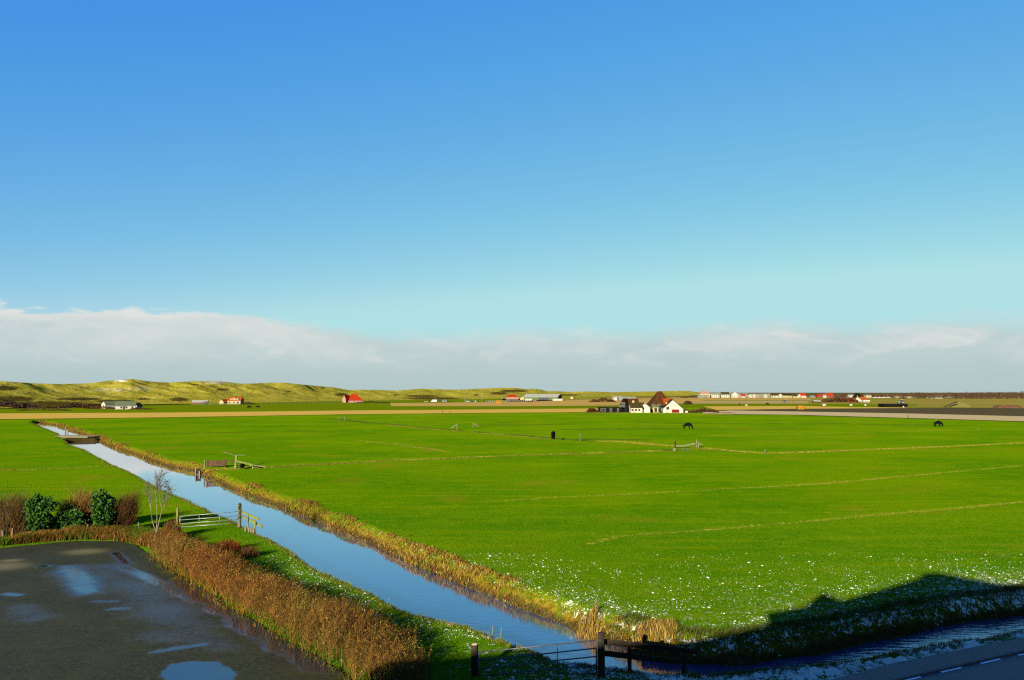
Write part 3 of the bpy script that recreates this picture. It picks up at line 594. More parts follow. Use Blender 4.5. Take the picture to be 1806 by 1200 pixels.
def bank_grass():
    Vs, Ts, Cs = [], [], []; o = 0
    def put(P, h, w, pal, n, lean, spread, wind=(0.15, 0.1), var=0.3):
        nonlocal o
        V, T, bi = blades(P, h, w, lean, n, RNG, wind, spread); c = pick(pal, bi.max() + 1, var=var)[bi]
        Vs.append(V); Ts.append(T + o); Cs.append(c); o += len(V)
    straw = [(0.075, 0.042, 0.005), (0.10, 0.062, 0.009), (0.058, 0.026, 0.003), (0.13, 0.09, 0.018), (0.045, 0.018, 0.003)]
    rust = [(0.055, 0.020, 0.003), (0.07, 0.028, 0.004), (0.04, 0.02, 0.004)]
    gre = [(0.025, 0.055, 0.002), (0.04, 0.065, 0.003), (0.06, 0.06, 0.006)]
    q = along(CH_R[:34], 17000, -2.3, 0.0, wexp=1.1)       # field side of the long ditch
    sd = chan_sd(q[:, 0], q[:, 1]); nn = fbm(q[:, 0] * 0.22, q[:, 1] * 0.22, 200)
    k = (sd > 0.12) & (sd < 0.45 + 1.3 * nn) & (RNG.random(len(q)) < -0.15 + 1.25 * nn); q, nn, sd = q[k], nn[k], sd[k]
    r = np.hypot(q[:, 0], q[:, 1])
    z = terrain(q[:, 0], q[:, 1]); P = np.column_stack([q, z - 0.02])
    typ = fbm(q[:, 0] * 0.35, q[:, 1] * 0.35, 205) + RNG.normal(0, 0.08, len(q))
    for lo, hi, pal in ((-9, 0.40, rust + gre[1:]), (0.40, 0.47, gre + straw[:2]), (0.47, 0.62, straw + rust), (0.62, 9, straw[:2] + straw[3:])):
        m = (typ >= lo) & (typ < hi); put(P[m], 0.05 + 0.32 * nn[m] ** 1.5, np.repeat(0.018 + 0.0004 * r[m], 6), pal, 6, 0.38, 0.12)
    q = along(CH_L, 12000, -1.3, 0.0, wexp=1.2); q2 = along(CH_L[::-1], 100, 0, 1)
    sd = chan_sd(q[:, 0], q[:, 1]); q = q[(sd > 0.15) & (np.hypot(q[:, 0], q[:, 1]) < 320)]
    z = terrain(q[:, 0], q[:, 1]); nn = fbm(q[:, 0] * 0.3, q[:, 1] * 0.3, 220)
    put(np.column_stack([q, z - 0.02]), 0.10 + 0.30 * np.maximum(nn - 0.3, 0), 0.022, gre + gre + straw[:2], 5, 0.35, 0.08)
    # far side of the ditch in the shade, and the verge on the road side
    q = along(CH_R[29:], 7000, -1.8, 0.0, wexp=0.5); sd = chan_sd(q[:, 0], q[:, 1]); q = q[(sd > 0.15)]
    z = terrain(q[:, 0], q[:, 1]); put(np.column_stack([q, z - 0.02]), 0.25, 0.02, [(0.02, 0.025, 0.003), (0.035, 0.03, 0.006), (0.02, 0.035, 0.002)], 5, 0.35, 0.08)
    # dry lines through the pasture
    for P, w, a, dep in LINES:
        if a < 0.36: continue
        n = int(1300 * min(1.4, a)); q = along(P, n * 2, -w * 0.8, w * 0.8, wexp=0.7); nn = fbm(q[:, 0] * 0.30, q[:, 1] * 0.30, 231) + 0.35 * (fbm(q[:, 0] * 0.04, q[:, 1] * 0.04, 233) - 0.5); q = q[nn + RNG.normal(0, 0.10, len(nn)) > 0.52]; q = q[chan_sd(q[:, 0], q[:, 1]) > 0.6]
        r = np.hypot(q[:, 0], q[:, 1]); z = terrain(q[:, 0], q[:, 1])
        put(np.column_stack([q, z - 0.02]), 0.04 + 0.08 * a, np.repeat(0.02 + 0.0003 * r, 4), [(0.075, 0.055, 0.007), (0.10, 0.085, 0.014), (0.07, 0.075, 0.006), (0.05, 0.03, 0.004)] + gre[1:] if a < 1.2 else [(0.09, 0.07, 0.009), (0.12, 0.10, 0.018), (0.075, 0.05, 0.006)] + gre[2:], 4, 0.5, 0.25)
    stuff('bank_grass', np.vstack(Vs), np.vstack(Ts), np.vstack(Cs), M_dryleaf)
bank_grass()

def pasture_grass():
    # short blades over the nearer pasture, thinning out with distance
    n = 120000; px = RNG.uniform(-60, 1870, n); py = 1230 - 330 * RNG.random(n) ** 1.0
    t = 0; u = (px - 903) / F; v = (600 - py) / F
    tt = -H / (math.sin(TH) + v * math.cos(TH)); x = u * tt; y = (math.cos(TH) - v * math.sin(TH)) * tt
    ok = ~inside(x, y, LOT) & ~inside(x, y, ROADS); x, y = x[ok], y[ok]; d = chan_sd(x, y); k = d > 0.7; x, y = x[k], y[k]
    z = terrain(x, y); nn = fbm(x * 0.5, y * 0.5, 301)
    V, T, bi = blades(np.column_stack([x, y, z - 0.015]), 0.035 + 0.07 * nn, 0.016, 0.5, 3, RNG, (0.1, 0.1), 0.10)
    c = pick([(0.016, 0.052, 0.0005), (0.022, 0.062, 0.0006), (0.030, 0.066, 0.0008), (0.05, 0.07, 0.0015), (0.012, 0.042, 0.0004)], bi.max() + 1)[bi]
    stuff('pasture_grass', V, T, c, M_dryleaf)
pasture_grass()

def snow_lumps():
    # clumps of old snow caught in the grass near the ditches
    n = 110000; px = RNG.uniform(430, 1870, n); py = RNG.uniform(975, 1215, n)
    u = (px - 903) / F; v = (600 - py) / F; tt = -H / (math.sin(TH) + v * math.cos(TH)); x = u * tt; y = (math.cos(TH) - v * math.sin(TH)) * tt
    ok = ~inside(x, y, LOT) & ~inside(x, y, ROADS) & ~inside(x, y, HEDGE); x, y = x[ok], y[ok]; d = chan_sd(x, y)
    pt = fbm(x * 0.35, y * 0.35, 333, 5); big = fbm(x * 0.07, y * 0.05, 335, 4)
    near = np.exp(-np.maximum(d - 0.8, 0) / 5.0)
    prob = (0.035 + 0.30 * near) * sstep(0.48, 0.58, pt * 0.65 + big * 0.35 + 0.10 * near) + 0.5 * sstep(2.2, 0.6, d) * (y < 40) * (x > 5) * 0.3
    verge = (d < 3.2) & (x > 2) & (y < np.interp(x, CH_L[:24][::-1, 0], CH_L[:24][::-1, 1]))
    prob = np.where(verge, 0.55 * sstep(0.36, 0.52, pt), prob)
    k = (d > 0.7) & (RNG.random(len(x)) < prob); x, y, verge = x[k], y[k], verge[k]; z = terrain(x, y)
    k = len(x); s = (RNG.gamma(1.0, 0.016, k) + 0.006) * np.where(verge, 2.8, 1.0); a = RNG.uniform(0, 6.28, k)
    V = np.empty((k, 7, 3)); st = RNG.uniform(0.45, 1, k)
    for i in range(6):
        an = a + i * math.pi / 3; rr = s * RNG.uniform(0.7, 1.2, k)
        V[:, i] = np.column_stack([x + np.cos(an) * rr, y + np.sin(an) * rr * st, z - 0.01])
    V[:, 6] = np.column_stack([x, y, z + 0.01 + s * 0.45])
    o = np.arange(k)[:, None] * 7
    T = np.concatenate([o + [i, (i + 1) % 6, 6] for i in range(6)], 1).reshape(-1, 3)
    me = fast_mesh('snow_remnants', V.reshape(-1, 3), T, 3, smooth=True)
    tag(link('snow_remnants', me, simple('old snow', (0.34, 0.355, 0.29), 0.7, 0.08, 6, spec=0.2)), kind='stuff')
HEDGE = np.vstack([poly([(256, 976)]), poly([(262, 966), (285, 958), (330, 952), (360, 955), (392, 966), (430, 985), (470, 1006), (520, 1030), (560, 1046), (600, 1058), (650, 1088), (690, 1100), (730, 1122), (748, 1145), (742, 1190), (760, 1240)], 0.5), poly([(780, 1330), (700, 1300), (640, 1225), (605, 1190), (550, 1160), (500, 1134), (450, 1102), (400, 1072), (350, 1040), (300, 1012)])])
snow_lumps()

def shoots(base, h, lean, w, rng=RNG, nb=4, dirv=(0.1, 0.1), seg=3):
    """upright twigs with side twigs as thin ribbons: base (k,3), h (k,)"""
    k = len(base); L = np.stack([rng.normal(dirv[0], lean, k), rng.normal(dirv[1], lean, k), np.ones(k)], 1); L *= h[:, None]
    A = [base]; B = [base + L]; W = [np.full(k, w)]
    for j in range(nb):
        t = rng.uniform(0.25, 0.9, k)[:, None]; s0 = base + L * t
        dv = np.stack([rng.normal(dirv[0] * 0.6, 0.42, k), rng.normal(dirv[1] * 0.6, 0.42, k), rng.uniform(0.5, 1.0, k)], 1) * (h * rng.uniform(0.2, 0.45, k))[:, None]
        A.append(s0); B.append(s0 + dv); W.append(np.full(k, w * 0.6))
    A = np.vstack(A); B = np.vstack(B); W = np.concatenate(W); m = len(A)
    a = rng.uniform(0, 2 * np.pi, m); ax = np.stack([np.cos(a), np.sin(a), np.zeros(m)], 1) * W[:, None] / 2
    V = np.stack([A - ax, A + ax, B + ax * 0.25, B - ax * 0.25], 1).reshape(-1, 3)
    o = np.arange(m)[:, None] * 4; T = np.concatenate([o + [0, 1, 2], o + [0, 2, 3]], 1).reshape(-1, 3)
    return V, T, np.tile(np.arange(k), nb + 1), B
def leaves(P, s, rng=RNG, flat=0.0):
    k = len(P); a = rng.normal(0, 1, (k, 3)); a[:, 2] *= (1 - flat); a /= np.linalg.norm(a, axis=1)[:, None]
    b = rng.normal(0, 1, (k, 3)); b -= (a * b).sum(1)[:, None] * a; b /= np.linalg.norm(b, axis=1)[:, None]
    ss = (s * rng.uniform(0.6, 1.3, k))[:, None]
    V = np.stack([P - a * ss, P + b * ss * 0.5, P + a * ss, P - b * ss * 0.5], 1).reshape(-1, 3)
    o = np.arange(k)[:, None] * 4; return V, np.concatenate([o + [0, 1, 2], o + [0, 2, 3]], 1).reshape(-1, 3)
def pmesh(name, V, T, c, mat, parent):
    V = np.asarray(V) - np.array(parent.location)
    return link(name, fast_mesh(name, V, T, 3, c), mat, parent)
def rep(c, n): return np.repeat(c, n, 0)

def hedge():
    n = 9000; x0, y0 = HEDGE.min(0); x1, y1 = HEDGE.max(0)
    x = RNG.uniform(x0, x1, n * 3); y = RNG.uniform(y0, y1, n * 3); k = inside(x, y, HEDGE); x, y = x[k], y[k]
    sd = seg_dist(x, y, HEDGE, True); k = sd > 1.5 * (fbm(x * 0.6, y * 0.6, 403, 3) - 0.38) * (seg_dist(x, y, LOT, True) > 0.9); x, y, sd = x[k], y[k], sd[k]; nn = fbm(x * 0.5, y * 0.5, 401); cl = fbm(x * 1.6, y * 1.6, 402)
    dl = seg_dist(x, y, LOT, True); lo = fbm(x * 0.28, y * 0.28, 405, 3); h = 1.2 * (1 - 0.62 * sstep(0.9, 3.6, dl)) * (0.35 + 0.55 * nn + 0.75 * lo) * (0.8 + 0.4 * cl)
    t = thing('hedge', 'long rust brown twiggy hedge between the wet car park and the ditch bank', 'hedge', (-12, 34, 0))
    V, T, bi, tips = shoots(np.column_stack([x, y, np.zeros(len(x))]), h, 0.40, 0.022, RNG, 9, (0.15, 0.10))
    pal = np.array([(0.055, 0.026, 0.006), (0.075, 0.036, 0.007), (0.09, 0.048, 0.010), (0.045, 0.024, 0.008), (0.06, 0.036, 0.014)])
    c = pal[RNG.integers(0, 5, len(x))] * RNG.uniform(0.4, 1.35, (len(x), 1)); red = fbm(x * 0.25, y * 0.25, 410)
    c *= np.array([1.0, 0.92, 0.5]); c[:, 0] *= 0.9 + 0.3 * sstep(0.5, 0.7, red)
    pmesh('branches', V, T, rep(c[bi], 4), M_twig, t)
    # lingering leaves, some still green or yellow
    k = RNG.choice(len(tips), 24000); P = tips[k] + RNG.normal(0, 0.05, (len(k), 3)); gr = fbm(P[:, 0] * 0.6, P[:, 1] * 0.6, 420) + RNG.normal(0, 0.07, len(P)) + 0.12 * sstep(1.0, 0.2, P[:, 2])
    lp = np.where((gr > 0.60)[:, None], pick([(0.035, 0.055, 0.004), (0.06, 0.065, 0.006), (0.09, 0.08, 0.008)], len(P)), pick([(0.08, 0.028, 0.004), (0.10, 0.05, 0.007), (0.055, 0.018, 0.003), (0.07, 0.036, 0.005)], len(P)))
    V, T = leaves(P, np.full(len(P), 0.032)); pmesh('leaves', V, T, rep(lp, 4), M_leaf, t)
    # weeds and dead grass at its foot
    q = RNG.uniform(0, 1, (9000, 2)) * [x1 - x0, y1 - y0] + [x0, y0]; sd = seg_dist(q[:, 0], q[:, 1], HEDGE, True); q = q[(sd < 0.25)]
    V, T, bi = blades(np.column_stack([q, np.zeros(len(q))]), 0.16, 0.025, 0.6, 4, RNG, (0, 0), 0.08)
    pmesh('undergrowth', V, T, pick([(0.035, 0.035, 0.003), (0.055, 0.035, 0.005), (0.022, 0.036, 0.002), (0.07, 0.03, 0.004)], bi.max() + 1)[bi], M_dryleaf, t)
hedge()

def evergreen(name, label, px, pyb, w, h, n, seed, cat='shrub', group=None, pal=None, lean=0.0, leaf=0.11):
    rng = np.random.default_rng(seed); g = G(px, pyb); t = thing(name, label, cat, (g[0], g[1], 0), 0, group)
    # lobes piled round a few stems
    nl = 16; lo = []
    for i in range(nl):
        zz = rng.uniform(0.22, 0.86); rad = w / 2 * math.sqrt(max(0.05, 1 - ((zz - 0.42) / 0.62) ** 2)) * rng.uniform(0.35, 0.8); a = rng.uniform(0, 6.28)
        lo.append((rad * math.cos(a) + lean * zz * h, rad * math.sin(a) * 0.8, zz * h, rng.uniform(0.14, 0.36) * w))
    lo.append((lean * 0.85 * h, 0, h * 0.82, 0.2 * w))
    P = []
    for (x, y, z, r) in lo:
        k = n // nl; v = rng.normal(0, 1, (k, 3)); v /= np.linalg.norm(v, axis=1)[:, None]; q = rng.uniform(0.55, 1.08, k)[:, None] ** 0.7
        P.append(np.array([x, y, z]) + v * q * r * [1, 1, 1.15])
    P = np.vstack(P); P = P[P[:, 2] > 0.15]; P += (fbm(P[:, 0] * 3, P[:, 2] * 3, seed)[:, None] - 0.5) * 0.5
    V, T = leaves(P, np.full(len(P), leaf), rng)
    pal = pal or [(0.007, 0.026, 0.002), (0.012, 0.038, 0.002), (0.005, 0.018, 0.002), (0.018, 0.046, 0.003)]
    link('foliage', fast_mesh('foliage', V, T, 3, rep(pick(pal, len(P), rng, 0.35), 4)), M_leaf, t)
    mb = MB()
    for i in range(5):
        a = rng.uniform(0, 6.28); e = (math.cos(a) * w * 0.28 + lean * h * 0.5, math.sin(a) * w * 0.22, h * 0.62)
        mb.tube([(math.cos(a) * 0.12, math.sin(a) * 0.12, -0.1), (e[0] * 0.45, e[1] * 0.45, h * 0.3), e], [0.06, 0.045, 0.02], 6)
    mb.build('stem', M_barkd, t); return t
def bare_shrub(name, label, px, pyb, w, h, n, seed, pal, dirv=(0.25, 0.05), cat='shrub', group=None, tw=0.03, depth=0.7, leaf=0):
    rng = np.random.default_rng(seed); g = G(px, pyb); t = thing(name, label, cat, (g[0], g[1], 0), 0, group)
    a = rng.uniform(0, 6.28, n); r = np.sqrt(rng.random(n)) * w * 0.42
    base = np.column_stack([r * np.cos(a), r * np.sin(a) * depth, np.zeros(n) - 0.05]); hh = h * rng.uniform(0.45, 1.0, n) * (1 - 0.35 * (r / (w * 0.42)) ** 2)
    V, T, bi, tips = shoots(base, hh, 0.16, tw, rng, 9, dirv)
    link('branches', fast_mesh('branches', V, T, 3, rep(pick(pal, n, rng, 0.35)[bi], 4)), M_twig, t)
    if leaf:
        k = rng.choice(len(tips), leaf); P = tips[k] + rng.normal(0, 0.08, (leaf, 3)); V, T = leaves(P, np.full(leaf, 0.05), rng)
        link('leaves', fast_mesh('leaves', V, T, 3, rep(pick([(0.06, 0.022, 0.003), (0.08, 0.04, 0.006), (0.045, 0.03, 0.004)], leaf, rng), 4)), M_leaf, t)
    return t
RUST = [(0.0653, 0.0278, 0.0052), (0.0827, 0.0391, 0.0078), (0.0522, 0.0261, 0.0070), (0.0957, 0.0479, 0.0087)]
BRN = [(0.0275, 0.0193, 0.0055), (0.0358, 0.0248, 0.0066), (0.0220, 0.0143, 0.0055)]
SG = 'shrubs in the row behind the car park'
evergreen('evergreen_shrub', 'rounded dark evergreen shrub, second clump from the left behind the car park', 76, 944, 2.05, 2.75, 4600, 1, group=SG)
evergreen('evergreen_shrub', 'lowest dark green shrub, beneath rust twigs between the two taller evergreens', 131, 941, 1.75, 1.65, 2400, 2, group=SG)
evergreen('evergreen_shrub', 'tallest dark evergreen shrub, right of the others behind the car park', 185, 942, 2.0, 3.0, 4800, 3, group=SG)
bare_shrub('bare_shrub', 'broad bare brown shrub at the far left edge behind the car park', 12, 942, 4.2, 3.1, 700, 4, BRN + RUST[:1], (0.12, 0.05), group=SG, leaf=900)
bare_shrub('bare_shrub', 'rust brown windswept shrub standing up behind the lowest evergreen', 132, 936, 2.9, 3.2, 560, 5, RUST, (0.16, 0.05), group=SG, leaf=700)
bare_shrub('bare_shrub', 'dark red-brown shrub leaning right beside the tallest evergreen', 206, 940, 1.7, 3.3, 420, 6, [(0.026, 0.010, 0.003), (0.04, 0.014, 0.003), (0.028, 0.015, 0.004)], (0.30, 0.05), group=SG, leaf=300)
bare_shrub('bare_shrub', 'small brown twiggy shrub at the foot of the mossy gate post', 303, 948, 1.5, 1.35, 160, 7, RUST + BRN, (0.05, 0.05), group=SG, leaf=250)
bare_shrub('bare_shrub', 'reddest low bush on the grass side of the hedge', 402, 972, 1.9, 0.9, 170, 8, [(0.075, 0.016, 0.003), (0.06, 0.012, 0.003)], (0.05, 0.05), group=SG)
bare_shrub('bare_shrub', 'dull red-brown bush beside the reddest one, nearer the ditch', 440, 982, 1.3, 0.85, 130, 9, [(0.05, 0.017, 0.004), (0.04, 0.015, 0.004)], (0.05, 0.05), group=SG)

def margin_grass():
    # tall dead grass along the back edge of the car park
    P = poly([(-120, 972), (0, 962), (60, 956), (140, 950), (210, 950), (250, 956), (285, 966)])
    q = along(P, 4200, -1.6, 0.5); nn = fbm(q[:, 0] * 0.5, q[:, 1] * 0.5, 510); k = ~inside(q[:, 0], q[:, 1], LOT); q, nn = q[k], nn[k]
    V, T, bi = blades(np.column_stack([q, np.zeros(len(q)) - 0.02]), 0.2 + 0.75 * nn, 0.035, 0.3, 6, RNG, (0.15, 0), 0.12)
    g = fbm(q[:, 0] * 0.4, q[:, 1] * 0.4, 515)[np.arange(bi.max() + 1) // 6] + RNG.normal(0, 0.1, bi.max() + 1)
    c = np.where((g > 0.56)[:, None], pick([(0.02, 0.04, 0.002), (0.035, 0.042, 0.002)], len(g)), pick([(0.06, 0.028, 0.004), (0.085, 0.045, 0.008), (0.05, 0.02, 0.003)], len(g)))
    stuff('margin_grass', V, T, c[bi], M_dryleaf)
margin_grass()

def reeds(label, pts, n, h, seed):
    rng = np.random.default_rng(seed); P = poly(pts, -0.3); c0 = P.mean(0); x0, y0 = P.min(0); x1, y1 = P.max(0)
    x = rng.uniform(x0, x1, n * 4); y = rng.uniform(y0, y1, n * 4); k = inside(x, y, P); x, y = x[k][:n], y[k][:n]
    z0 = float(terrain(np.array([c0[0]]), np.array([c0[1]]))[0])
    o = thing('reed_clump', label, 'reeds', (c0[0], c0[1], z0), 0, 'pale reed clumps at the corner of the ditches')
    hz = terrain(x, y) - z0 - 0.1
    V, T, bi = blades(np.column_stack([x - c0[0], y - c0[1], hz]), h, 0.03, 0.13, 4, rng, (0.08, 0.0), 0.07)
    link('stalks', fast_mesh('stalks', V, T, 3, pick([(0.11, 0.070, 0.014), (0.085, 0.05, 0.009), (0.14, 0.10, 0.025), (0.07, 0.036, 0.006)], bi.max() + 1, rng)[bi]), M_dryleaf, o)
reeds('tall upright straw coloured reed clump on the field side of the ditch', [(1012, 1108), (1024, 1092), (1050, 1090), (1062, 1112), (1050, 1122), (1025, 1118)], 300, 0.62, 21)
reeds('wide low band of straw reeds at the bend, just above the shadow edge', [(1105, 1132), (1120, 1116), (1185, 1116), (1196, 1130), (1180, 1142), (1120, 1142)], 420, 0.48, 22)

# ------------------------------------------------------------------ fences, gates, posts
M_wood = simple('weathered wood', (0.06, 0.052, 0.03), 0.85, 0.35, 6, (1, 1, 0.2), 0.01)
M_mossw = simple('mossy wood', (0.055, 0.062, 0.008), 0.9, 0.4, 5, (1, 1, 0.4), 0.01)
M_darkw = simple('dark wood', (0.012, 0.009, 0.005), 0.85, 0.35, 6, (1, 1, 0.3), 0.01, spec=0.1)
M_palew = simple('pale wood', (0.052, 0.050, 0.026), 0.85, 0.3, 6, (1, 1, 0.3), 0.01)
M_maroon = simple('red-brown boards', (0.028, 0.006, 0.003), 0.85, 0.4, 3, (1, 1, 0.3))
M_galv = simple('galvanised steel', (0.15, 0.16, 0.14), 0.45, 0.15, 8, metal=0.5)
M_galv_shade = simple('shade-toned galvanised steel', (0.045, 0.05, 0.055), 0.5, 0.2, 8, metal=0.5)  # steel colour darkened so the near gate looks shaded
M_white = simple('white lime wash', (0.175, 0.165, 0.13), 0.9, 0.06, 1.0, spec=0.0)
M_suntop = simple('sunlit-toned post end', (0.30, 0.20, 0.15), 0.9, 0.2, 8)  # pale tone painted on the near post's top, where the sun reaches it
M_black = simple('black hair', (0.0018, 0.0018, 0.002), 0.9, 0.3, 4, spec=0.02)
M_glass = simple('dark window glass', (0.012, 0.014, 0.017), 0.15, 0.2, 2, spec=0.5)

def zt(x, y): return float(terrain(np.array([float(x)]), np.array([float(y)]))[0])
def pt(px, pyb, py=None):
    """3-D point above the ground point seen at (px,pyb), as high as it looks at py"""
    x, y = G(px, pyb); 
    if py is None: return Vector((x, y, 0))
    u = (px - 903) / F; v = (600 - py) / F; t = y / (math.cos(TH) - v * math.sin(TH))
    return Vector((x, y, H + t * (math.sin(TH) + v * math.cos(TH))))
def at_y(px, py, y):
    u = (px - 903) / F; v = (600 - py) / F; t = y / (math.cos(TH) - v * math.sin(TH))
    return Vector((u * t, y, H + t * (math.sin(TH) + v * math.cos(TH))))
def post(name, label, px, pyb, pyt, w, mat, group=None, top_mat=None, sink=0.3, tip=(0, 0)):
    p = pt(px, pyb, pyt); z = zt(p.x, p.y); h = p.z - z
    mb = MB(); n = 8; mb.tube([(0, 0, -sink), (tip[0] * 0.5, tip[1] * 0.5, h * 0.5), (tip[0], tip[1], h - w * 0.2), (tip[0], tip[1], h)], [w / 2, w / 2 * 0.98, w / 2 * 0.94, w * 0.36], n)
    o = mb.build(name, mat, None, (p.x, p.y, z)); tag(o, label, 'post', group)
    if top_mat:
        MB().tube([(tip[0], tip[1], h + 0.002), (tip[0], tip[1], h + 0.02)], w * 0.38, n).build('sunlit_top', top_mat, o)
    return o
def tube_gate(label, a, b, rails, ups, mat, r=0.022):
    """a, b: bottom ends of the gate; rails: [(za, zb)] heights at both ends; ups: fractions"""
    t = thing('field_gate', label, 'gate', tuple(a)); d = Vector(b) - Vector(a)
    for za, zb in rails:
        MB().tube([(0, 0, za), (d.x, d.y, d.z + zb)], r, 8).build('rail', mat, t, smooth=True)
    lo = rails[-1]; hi = rails[0]
    for f_ in ups:
        p = d * f_; z0 = lo[0] * (1 - f_) + lo[1] * f_; z1 = hi[0] * (1 - f_) + hi[1] * f_
        off = Vector((d.y, -d.x, 0)).normalized() * (0.0 if f_ in (0, 1) else 0.03)
        MB().tube([(p.x + off.x, p.y + off.y, p.z + z0), (p.x + off.x, p.y + off.y, p.z + z1)], r * (1.1 if f_ in (0, 1) else 0.6), 8).build('upright', mat, t, smooth=True)
    return t
# gate at the left, by the hedge
a = pt(317, 931); b = pt(419.5, 929)
ha = lambda y: pt(317, 931, y).z; hb = lambda y: pt(419.5, 929, y).z
tube_gate('galvanised tube gate closed between the mossy post and the thick ditch-side post', a, b, [(ha(911), hb(902.5)), (ha(917.5), hb(910)), (ha(924), hb(916.5)), (ha(930), hb(922.5))], (0, 0.33, 0.68, 1), M_galv, 0.020)
post('gate_post', 'yellow-green mossy gate post at the hedge end of the tube gate', 312.5, 931, 895, 0.20, M_mossw)
post('gate_post', 'thick square-topped gate post beside the ditch, with the rail fence on it', 422, 930, 888, 0.28, simple('old oak post', (0.05, 0.042, 0.020), 0.9, 0.4, 6, (1, 1, 0.3)))
def rail_fence():
    t = thing('rail_fence', 'short two-rail wooden fence sloping from the gate post over the ditch bank', 'fence', tuple(pt(426, 930)))
    o = Vector(t.location)
    for p, q in (((427, 902.5), (457, 916.5)), ((427, 911), (463, 929))):
        A = at_y(*p, o.y - 0.1) - o; B = at_y(*q, o.y - 2.2) - o
        MB().beam(A, B, 0.05, 0.17).build('rail', M_mossw, t)
    for px, yt, yb in ((437, 907, 934), (450, 913, 938)):
        A = at_y(px, yt, o.y - 0.95 if px < 440 else o.y - 1.75) - o; MB().beam(A, (A.x, A.y, zt(A.x + o.x, A.y + o.y) - 0.3), 0.11, 0.11).build('post', M_mossw, t)
rail_fence()
for i, (px, yb, yt) in enumerate(((433, 938, 929), (439, 939, 930), (443, 940, 931), (447, 940, 931.5))):
    post('bank_stake', 'short round stake in the timber edging under the rail fence', px, yb, yt, 0.16, M_wood, 'stakes holding the ditch bank under the rail fence')
# posts behind the car park
for px, yb, yt, lab, m in ((245, 941, 921.5, 'thin leaning fence post right of the evergreens', M_palew), (285, 956, 938, 'stubby pale post at the foot of the bare sapling', M_palew), (21, 950, 932, 'weathered fence post below the far left brown shrub', M_wood), (6, 948, 936, 'short fence post at the very left edge of the car park', M_wood), (154, 945, 925, 'grey fence post between the lowest and the tallest evergreen', M_wood)):
    post('fence_post', lab, px, yb, yt, 0.13, m, 'fence posts behind the car park', tip=(random.uniform(-.1, .1), 0))
# near gate in the shade
P1 = pt(838, 1190); P2 = pt(1060, 1192)
post('gate_post', 'stout gate post in the foreground shade with a top coloured pale as sunlit', 837, 1192, 1137, 0.26, M_darkw, top_mat=M_suntop)
post('gate_post', 'tall dark post carrying the near gate and the plank fence', 1060.5, 1194, 1116, 0.27, M_darkw)
a = pt(843, 1192); b = pt(1052, 1190)
ha = lambda y: pt(843, 1192, y).z; hb = lambda y: pt(1052, 1190, y).z
tube_gate('long five-rail steel gate in the foreground shade, seen against the blue ditch', a, b, [(ha(1151), hb(1129.5)), (ha(1166), hb(1143.5)), (ha(1180), hb(1158)), (ha(1192), hb(1173)), (ha(1204), hb(1187))], (0, 0.33, 0.67, 1), M_galv_shade, 0.024)
def plank_fence():
    o = pt(1066, 1192); t = thing('plank_fence', 'dark two-plank fence running right from the near gate over the ditch corner', 'fence', tuple(o))
    for (p, q) in (((1066, 1132), (1229, 1150)), ((1066, 1152.5), (1200, 1168))):
        A = at_y(p[0], p[1], o.y + 0.15) - o; B = at_y(q[0], q[1], o.y + (0.9 if q[0] > 1210 else 0.6)) - o
        MB().beam(A, B, 0.05, 0.19).build('plank', M_darkw, t)
    for px, yt, dy in ((1110, 1128, 0.40), (1205, 1146, 0.78)):
        A = at_y(px, yt, o.y + dy) - o; MB().beam(A, (A.x, A.y, -1.2 if px > 1150 else -0.6), 0.13, 0.13).build('post', M_darkw, t)
plank_fence()
for px, yb, yt, lab in ((867, 1119, 1104, 'thin dead stem standing at the ditch edge left of the near gate'), (882, 1123, 1105, 'thin dead stem nearest the near gate at the ditch edge')):
    o = post('dead_stem', lab, px, yb, yt, 0.05, M_palew, tip=(0.06, 0)); o['category'] = 'dead stem'
# old gate by the ditch in the middle distance
def old_gate():
    o = pt(364, 824.5); t = thing('board_gate', 'low red-brown board gate by the ditch between a pale post and the cross-topped post', 'gate', tuple(o))
    w = pt(414, 823.5) - o; d = w.normalized(); rz = math.atan2(d.y, d.x); L = w.length
    h = 0.95
    for i in range(3): MB().box((d.x * L * 0.35, d.y * L * 0.35, 0.22 + i * 0.27), (L * 0.68, 0.05, 0.235), rz).build('board', M_maroon, t)
    MB().box((d.x * L * 0.85, d.y * L * 0.85, 0.72), (L * 0.32, 0.05, 0.14), rz).build('rail', M_maroon, t)
    for f_ in (0.03, 0.66): MB().box((d.x * L * f_ + d.y * 0.06, d.y * L * f_ - d.x * 0.06, 0.5), (0.12, 0.08, 1.05), rz).build('batten', M_maroon, t)
old_gate()
post('fence_post', 'pale post at the ditch end of the red-brown board gate', 361, 824, 811.5, 0.22, M_palew)
def cross_post():
    o = pt(415, 824); t = thing('cross_post', 'mossy post with a thin white bar across its top like a T', 'post', tuple(o))
    z = pt(415, 824, 803.5).z
    MB().beam((0, 0, -0.3), (0.12, 0, z), 0.24, 0.24, (0, 1, 0)).build('post', M_mossw, t)
    A = at_y(394.5, 797.5, o.y) - o; B = at_y(413, 803, o.y) - o; C = at_y(433, 803.5, o.y) - o
    MB().tube([A, B, C], 0.035, 6).build('bar', M_palew, t)
cross_post()
def slant(name, label, cat, pts, r, mat, base, props=(), sq=None):
    o = pt(*base); t = thing(name, label, cat, tuple(o)); Q = [at_y(px, py, o.y + dy) - o for px, py, dy in pts]
    for p, q in zip(Q[:-1], Q[1:]): MB().beam(p, q, r, (sq or r * 1.8)).build('rail', mat, t)
    for px, yt in props:
        A = at_y(px, yt, o.y - 0.1) - o; MB().beam(A, (A.x, A.y, -0.3), 0.13, 0.13).build('post', mat, t)
    return t
